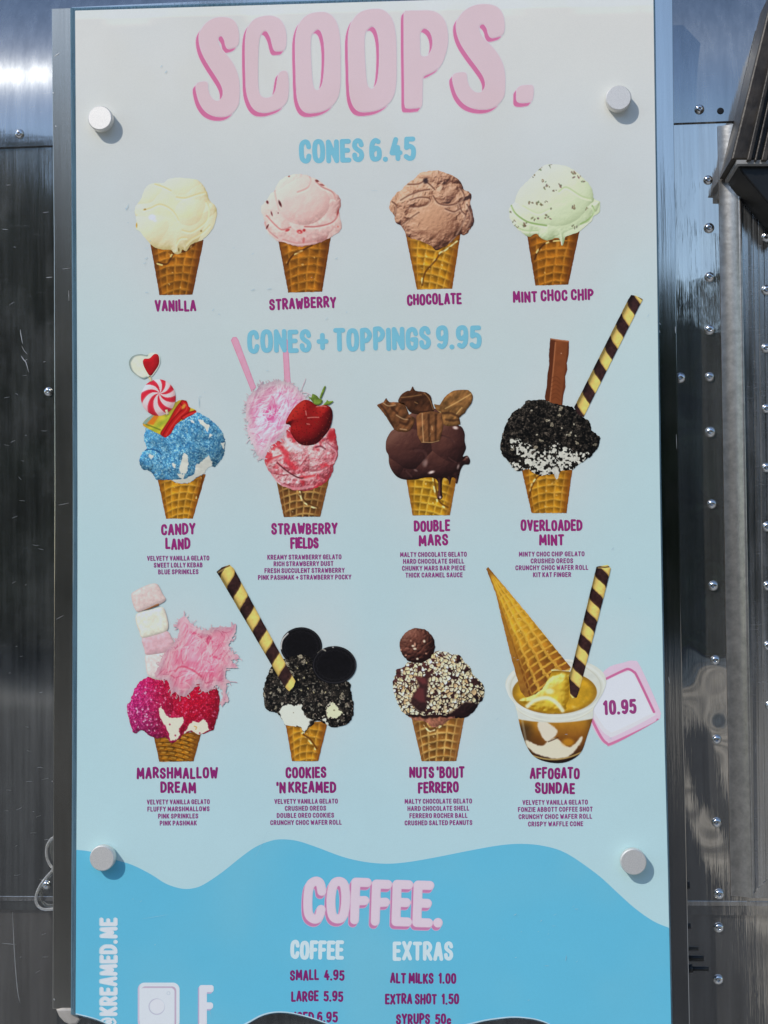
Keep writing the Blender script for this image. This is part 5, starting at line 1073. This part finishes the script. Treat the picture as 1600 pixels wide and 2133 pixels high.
def dented():
    xs = np.concatenate([[0], np.linspace(at(1385, 1000, YW)[0], at(1530, 1000, YW)[0], 44), [2.2]]); zz = np.linspace(zl-.012, zs+.02, 380)
    Xg, Zg = np.meshgrid(xs, zz); Yg = np.full(Xg.shape, YW)
    for x, y, dp, s in DENTS:
        c = at(x, y, YW); s *= .001; Yg = Yg-.7*dp*np.exp(-((Xg-c[0])**2+((Zg-c[2])*.8)**2)/(2*s*s))
    V = np.stack([Xg, Yg, Zg], -1).reshape(-1, 3); n = len(xs)
    mesh_obj('side_skin', V, [(r*n+c, r*n+c+1, (r+1)*n+c+1, (r+1)*n+c) for r in range(len(zz)-1) for c in range(n-1)], MIRROR, TR, True)
dented()
sheet('lower_skin', [(YW+.004, zl+.02), (YW+.004, .55), (YW+.2, .45)], -2.2, 2.2, MIRROR, 1, False)
sheet('seam_ledge', [(YW+.001, zl+.0025), (YW-.0012, zl+.0022), (YW-.0014, zl-.0022), (YW+.004, zl-.003)], -2.2, 2.2, EXTR, 1, False)

# bead and ribbed window frame on the right
a, b_ = at(1524, 330, YW), at(1553, 1868, YW)
xb = (a[0]+b_[0])/2; hw = .0078
def slanted(name, x_top, x_bot, y_top, y_bot, prof, mat, smooth=False):
    return extrude_profile(name, at(x_top, y_top, YW), at(x_bot, y_bot, YW), prof, mat, TR, smooth)
slanted('corner_bead', 1522, 1550, 262, 1866, [(-.0135+.020*t, -.0013-.0095*t**2.2) for t in np.linspace(0, 1, 12)]+[(.0078, -.0098), (.0084, -.0078), (.0086, .002)], BEAD, True)
wp = [(0, .004), (0, -.006), (.006, -.006), (.0095, -.0062), (.0098, -.0045), (.0115, -.0045), (.0118, -.0062), (.015, -.0062), (.0152, -.0048), (.017, -.0048), (.0173, -.0064), (.0215, -.0064), (.0218, -.0045), (.0225, -.0045), (.0228, -.0066), (.046, -.0066), (.046, .004)]
slanted('window_frame', 1541, 1557.5, 262, 1866, wp, EXTR)
mit = at(1557.5, 1867, YW)
bar = [(mit[0]+.0, mit[2]-.0), (mit[0]+.046, mit[2]+.046), (mit[0]+.7, mit[2]+.046), (mit[0]+.7, mit[2])]
V = [(x, YW-.0078, z) for x, z in bar]+[(x, YW+.004, z) for x, z in bar]
mesh_obj('window_frame', V, [(0, 1, 2, 3), (0, 4, 5, 1), (3, 7, 4, 0), (1, 5, 6, 2)], EXTR, TR)
pane = plain('dark_pane', (.02, .022, .024), .05, 0, .6)
mesh_obj('window_pane', [(mit[0]+.044, YW-.001, mit[2]+.04), (mit[0]+.7, YW-.001, mit[2]+.04), (mit[0]+.7, YW-.001, zs), (mit[0]+.044, YW-.001, zs)], [(0, 1, 2, 3)], pane, TR)

# rivets
rv = lathe('rivet', (0, 0, 0), [(.0052, 0), (.0051, .0010), (.0044, .0024), (.0032, .0034), (.0019, .0038), (.0013, .0037), (.0012, .0018), (.0004, .0016)], RIVET, TR, 20)
rv.data.polygons.foreach_set('use_smooth', [True]*len(rv.data.polygons))
spots = [(1457, 228, -.0035), (1475, 375, 0), (1477, 475, 0), (1478, 577, 0), (1478, 687, 0), (1478, 785, 0), (1479.5, 900, 0), (1483, 1050, 0), (1486, 1220, 0), (1490, 1375, 0), (1493, 1540, 0), (1493, 1713, 0), (1498, 1862, 0), (1497, 1932, .004), (1496, 2040, .004),
         (41, 279, -.0035), (101, 816, 0), (97, 1843, 0), (1417, 787, 0),
         (1597, 494, -.0066), (1597, 604, -.0066), (1596, 725, -.0066), (1597, 851, -.0066), (1597, 974, -.0066), (1599, 1097, -.0066), (1600, 1220, -.0066), (1601, 1345, -.0066), (1605, 1470, -.0066), (1600, 390, -.03)]
for i, (x, y, dy) in enumerate(spots):
    p = at(x, y, YW+dy); o = rv if i == 0 else rv.copy()
    if i: COL.objects.link(o)
    o.matrix_parent_inverse = Matrix.Identity(4); o.location = Vector(p)-TR.location; o.rotation_euler = (0, random.Random(i).uniform(0, 6), 0); s = random.Random(i+50).uniform(.92, 1.06); o.scale = (s, s, s)
lathe('rivet_hole', at(1501, 231, YW-.0036), [(.0036, .0001), (.0030, .0007), (.0004, .0008)], BLACK, TR, 16)

scr = plain('bright_scratch', (.62, .64, .64), .4, .7)
rs = np.random.RandomState(21); SCR = [([(42, 686), (44, 700), (47, 716)], 1.3), ([(45, 720), (50, 730), (57, 738)], .6), ([(44, 741), (49, 749), (54, 755), (60, 776)], 1.6), ([(50, 752), (57, 748)], .5), ([(96, 578), (109, 577)], 1.), ([(26, 1900), (30, 1985), (36, 2060), (42, 2090)], 1.3), ([(3, 1965), (34, 1968)], .8)]
for k in range(44):
    x, y = rs.uniform(4, 96), rs.uniform(320, 2080); L_ = rs.uniform(3, 15); a_ = rs.normal(-.15, .3)
    SCR.append(([(x, y), (x+math.cos(a_)*L_*.5, y+math.sin(a_)*L_*.5+rs.normal(0, .6)), (x+math.cos(a_)*L_, y+math.sin(a_)*L_)], rs.uniform(.22, .5)))
for q, w_ in SCR:
    q = np.array(smooth_pts(q, False, 3)); d = np.gradient(q, axis=0); nn = np.stack([-d[:, 1], d[:, 0]], 1)/np.maximum(1e-6, np.hypot(*d.T))[:, None]; t = np.sin(np.linspace(.25, math.pi-.1, len(q)))[:, None]*w_*.5
    A_, B_ = q+nn*t, q-nn*t; dep = YW-.0004 if q[0, 1] < 1870 else YW+.0035; n = len(q)
    V = [tuple(v) for v in at(np.r_[A_[:, 0], B_[:, 0]], np.r_[A_[:, 1], B_[:, 1]], dep)]
    mesh_obj('scratch_mark', V, [(i, i+1, n+i+1, n+i) for i in range(n-1)], scr, TR)

# raised service hatch, its side and folded bracket at the upper right
prism('service_hatch', [(1612, -30), (1523, 332), (1700, 338), (1760, -30)], -.028, YW-.004, DARKM, TR, .002)
hatch = TR.children[-1] if False else [o for o in TR.children if o.name.startswith('service_hatch')][0]
for x0, x1, w_ in ((1640, 1556, 9), (1655, 1572, 5), (1668, 1586, 12)):
    prism('hatch_rib', [(x0, -30), (x1, 334), (x1+w_, 334), (x0+w_, -30)], -.034, -.026, DARKM, hatch, .001)
prism('hatch_bracket', [(1536, 341), (1640, 341), (1640, 470), (1600, 423), (1545, 358)], -.022, YW-.008, BLACK, hatch, .0015)
prism('hatch_seal', [(1535, 333), (1640, 333), (1640, 341), (1535, 341)], -.03, YW-.008, plain('grey_seal', (.35, .34, .32), .6), hatch)

# ================================================================ menu board
bl = at(776, 2150, .02)
BOARD = empty('menu_board', tuple(bl), 'tall pale blue ice cream menu board behind clear acrylic held by four round metal caps', 'menu board')
BOARD.location.y = .02
prism('back_plate', [(118, 26), (1392, -22), (1425, 2185), (118, 2160)], .0085, .030, PLATE, BOARD)
prism('side_rail', [(107, 17), (109, 250), (112, 500), (113.5, 1000), (111, 1600), (109, 2102), (152, 2104), (153, 1600), (155, 1000), (153, 500), (151, 250), (149, 15.5)], .0062, .034, DULL_RAIL, BOARD, .0008)
prism('side_rail', [(1401, -31), (1404, 250), (1407.5, 500), (1413.5, 1000), (1423, 1500), (1426.5, 1600), (1437.5, 2140), (1438, 2190), (1390, 2190), (1387, 2140), (1378, 1600), (1368, 1000), (1360, 500), (1357, 250), (1354, -29)], .0062, .034, RAIL, BOARD, .0008)
prism('top_rail', [(149.5, 14), (400, 2.5), (800, -14), (1353.5, -33), (1353.5, -6), (800, 12), (400, 22), (149.5, 34)], .0062, .034, RAIL, BOARD, .0006)

def slab():
    loops = [(board_outline(7.6), .0), (board_outline(10.), .0012), (board_outline(10.), .0050)]
    V = []; n = len(loops[0][0])
    for p, y in loops: V += [tuple(v) for v in at(p[:, 0], p[:, 1], y)]
    Fc = [tuple(range(n)), tuple(range(2*n, 3*n))[::-1]]
    for r in (0, 1):
        for i in range(n): j = (i+1) % n; Fc.append((r*n+i, (r+1)*n+i, (r+1)*n+j, r*n+j))
    mesh_obj('acrylic_panel', V, Fc, ACRYLIC, BOARD)
slab()
segs = art()
# scuffs scratched into the acrylic face
scuffm = plain('scuffed_acrylic', (.50, .68, .76), .5)
for (p, q, w_) in segs:
    V = []; Fc = []
    p, q = np.array(p), np.array(q); d = q-p; nrm = np.array([-d[1], d[0]])/max(1e-6, np.hypot(*d))*w_*.6
    c = [p-nrm*.4, p+nrm*.4, (p+q)/2+nrm+.3, q+nrm*.3, q-nrm*.3, (p+q)/2-nrm+.3]; i = len(V)
    V += [tuple(v) for v in at([k[0] for k in c], [k[1] for k in c], -.0011)]; Fc.append(tuple(range(i, i+6)))
    mesh_obj('scuff_mark', V, Fc, scuffm, BOARD)

# pale strip painting the light glow of the wavy lower edge, and nicks on the rails
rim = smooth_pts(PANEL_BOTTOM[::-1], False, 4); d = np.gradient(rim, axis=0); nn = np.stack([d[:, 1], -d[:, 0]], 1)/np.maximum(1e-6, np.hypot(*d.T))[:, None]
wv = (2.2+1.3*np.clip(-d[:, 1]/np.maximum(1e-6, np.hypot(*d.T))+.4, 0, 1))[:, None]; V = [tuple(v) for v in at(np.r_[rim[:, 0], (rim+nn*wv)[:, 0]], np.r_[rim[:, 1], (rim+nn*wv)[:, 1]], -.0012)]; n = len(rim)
mesh_obj('painted_edge_glow', V, [(i, i+1, n+i+1, n+i) for i in range(n-1)], plain('edge_glow_colour', (.62, .82, .88), .12, 0, .6, .12, 120), BOARD)
nickm = plain('bright_nick', (.75, .75, .73), .35, .6)
for p, q, w_ in (((113, 117), (124, 110), 1.3), ((110, 192), (112, 194), 2.2), ((115, 262), (117, 263), 1.), ((143, 605), (143.5, 626), .7), ((122, 1052), (143, 1048), .6), ((117, 1290), (132, 1282), .5), ((130, 560), (146, 558), .4), ((1374, 672), (1376, 676), 1.4), ((1374, 688), (1375, 693), 1.4), ((1407, 680), (1407.5, 694), 1.1), ((1409, 905), (1410, 935), .7), ((1393, 1410), (1395, 1424), .9), ((108, 1627), (110, 1628), 1.6), ((112, 2080), (114, 2084), 2.)):
    p, q = np.array(p, float), np.array(q, float); d = q-p; k = np.array([-d[1], d[0]])/np.hypot(*d)*w_*.6; c = [p-k*.4, p+k*.5, (p+q)/2+k, q+k*.3, q-k*.3, (p+q)/2-k*.7]
    mesh_obj('nick', [tuple(v) for v in at([e[0] for e in c], [e[1] for e in c], .0058)], [tuple(range(6))], nickm, BOARD)
R_CAP = .0128; HC = .0122
for x, y in ((207.7, 245), (1289, 203), (212, 1788.5), (1320, 1796)):
    c = at(x, y, -HC); c[1] = -.0010
    lathe('standoff_cap', c, [(.0088, -.0002), (.0088, .0018), (R_CAP-.0004, .0020), (R_CAP, .0026), (R_CAP, HC-.0022), (R_CAP-.0009, HC-.0012), (.0005, HC-.0012)], CAPM, BOARD, 56)
prism('corner_bracket', [(116, 2104), (128, 2101), (150, 2101), (160, 2112), (166, 2124), (160, 2134), (146, 2136), (133, 2130), (122, 2118)], .0040, .03, plain('ivory_plastic', (.46, .42, .37), .4), BOARD, .002)
for (x, y, r, L_) in ((1430, 1995, .0022, .017), (1432, 2018, .0024, .021), (1428, 1929, .0030, .005), (1430, 1844, .004, .003)):
    a = at(x, y, .032); tube('mounting_bolt', [(a[0]+t*L_, a[1], a[2]) for t in (0, .5, 1)], r, BLACK, BOARD, 12)
a = at(1432, 2018, .032); tube('mounting_bolt', [(a[0], a[1], a[2]), (a[0]+.005, a[1], a[2])], .0046, BLACK, BOARD, 6)

# clear cord looped out behind the left rail
pts = smooth_pts([(124, 1741), (108, 1747), (98, 1763), (97, 1783), (103, 1800), (110, 1811), (96, 1828), (82, 1848), (75, 1868), (77, 1884), (90, 1894), (112, 1893), (126, 1890)], False, 5)
cordm = plain('clear_plastic', (.86, .85, .82), .12, 0, .6, .1, 60, **{'Transmission Weight': .75, 'IOR': 1.42})
co = tube('plastic_cord', at(pts[:, 0], pts[:, 1], .037), .0015, cordm)
tag(co, 'clear plastic cord looped out behind the left rail of the menu board around a rivet', 'cord')
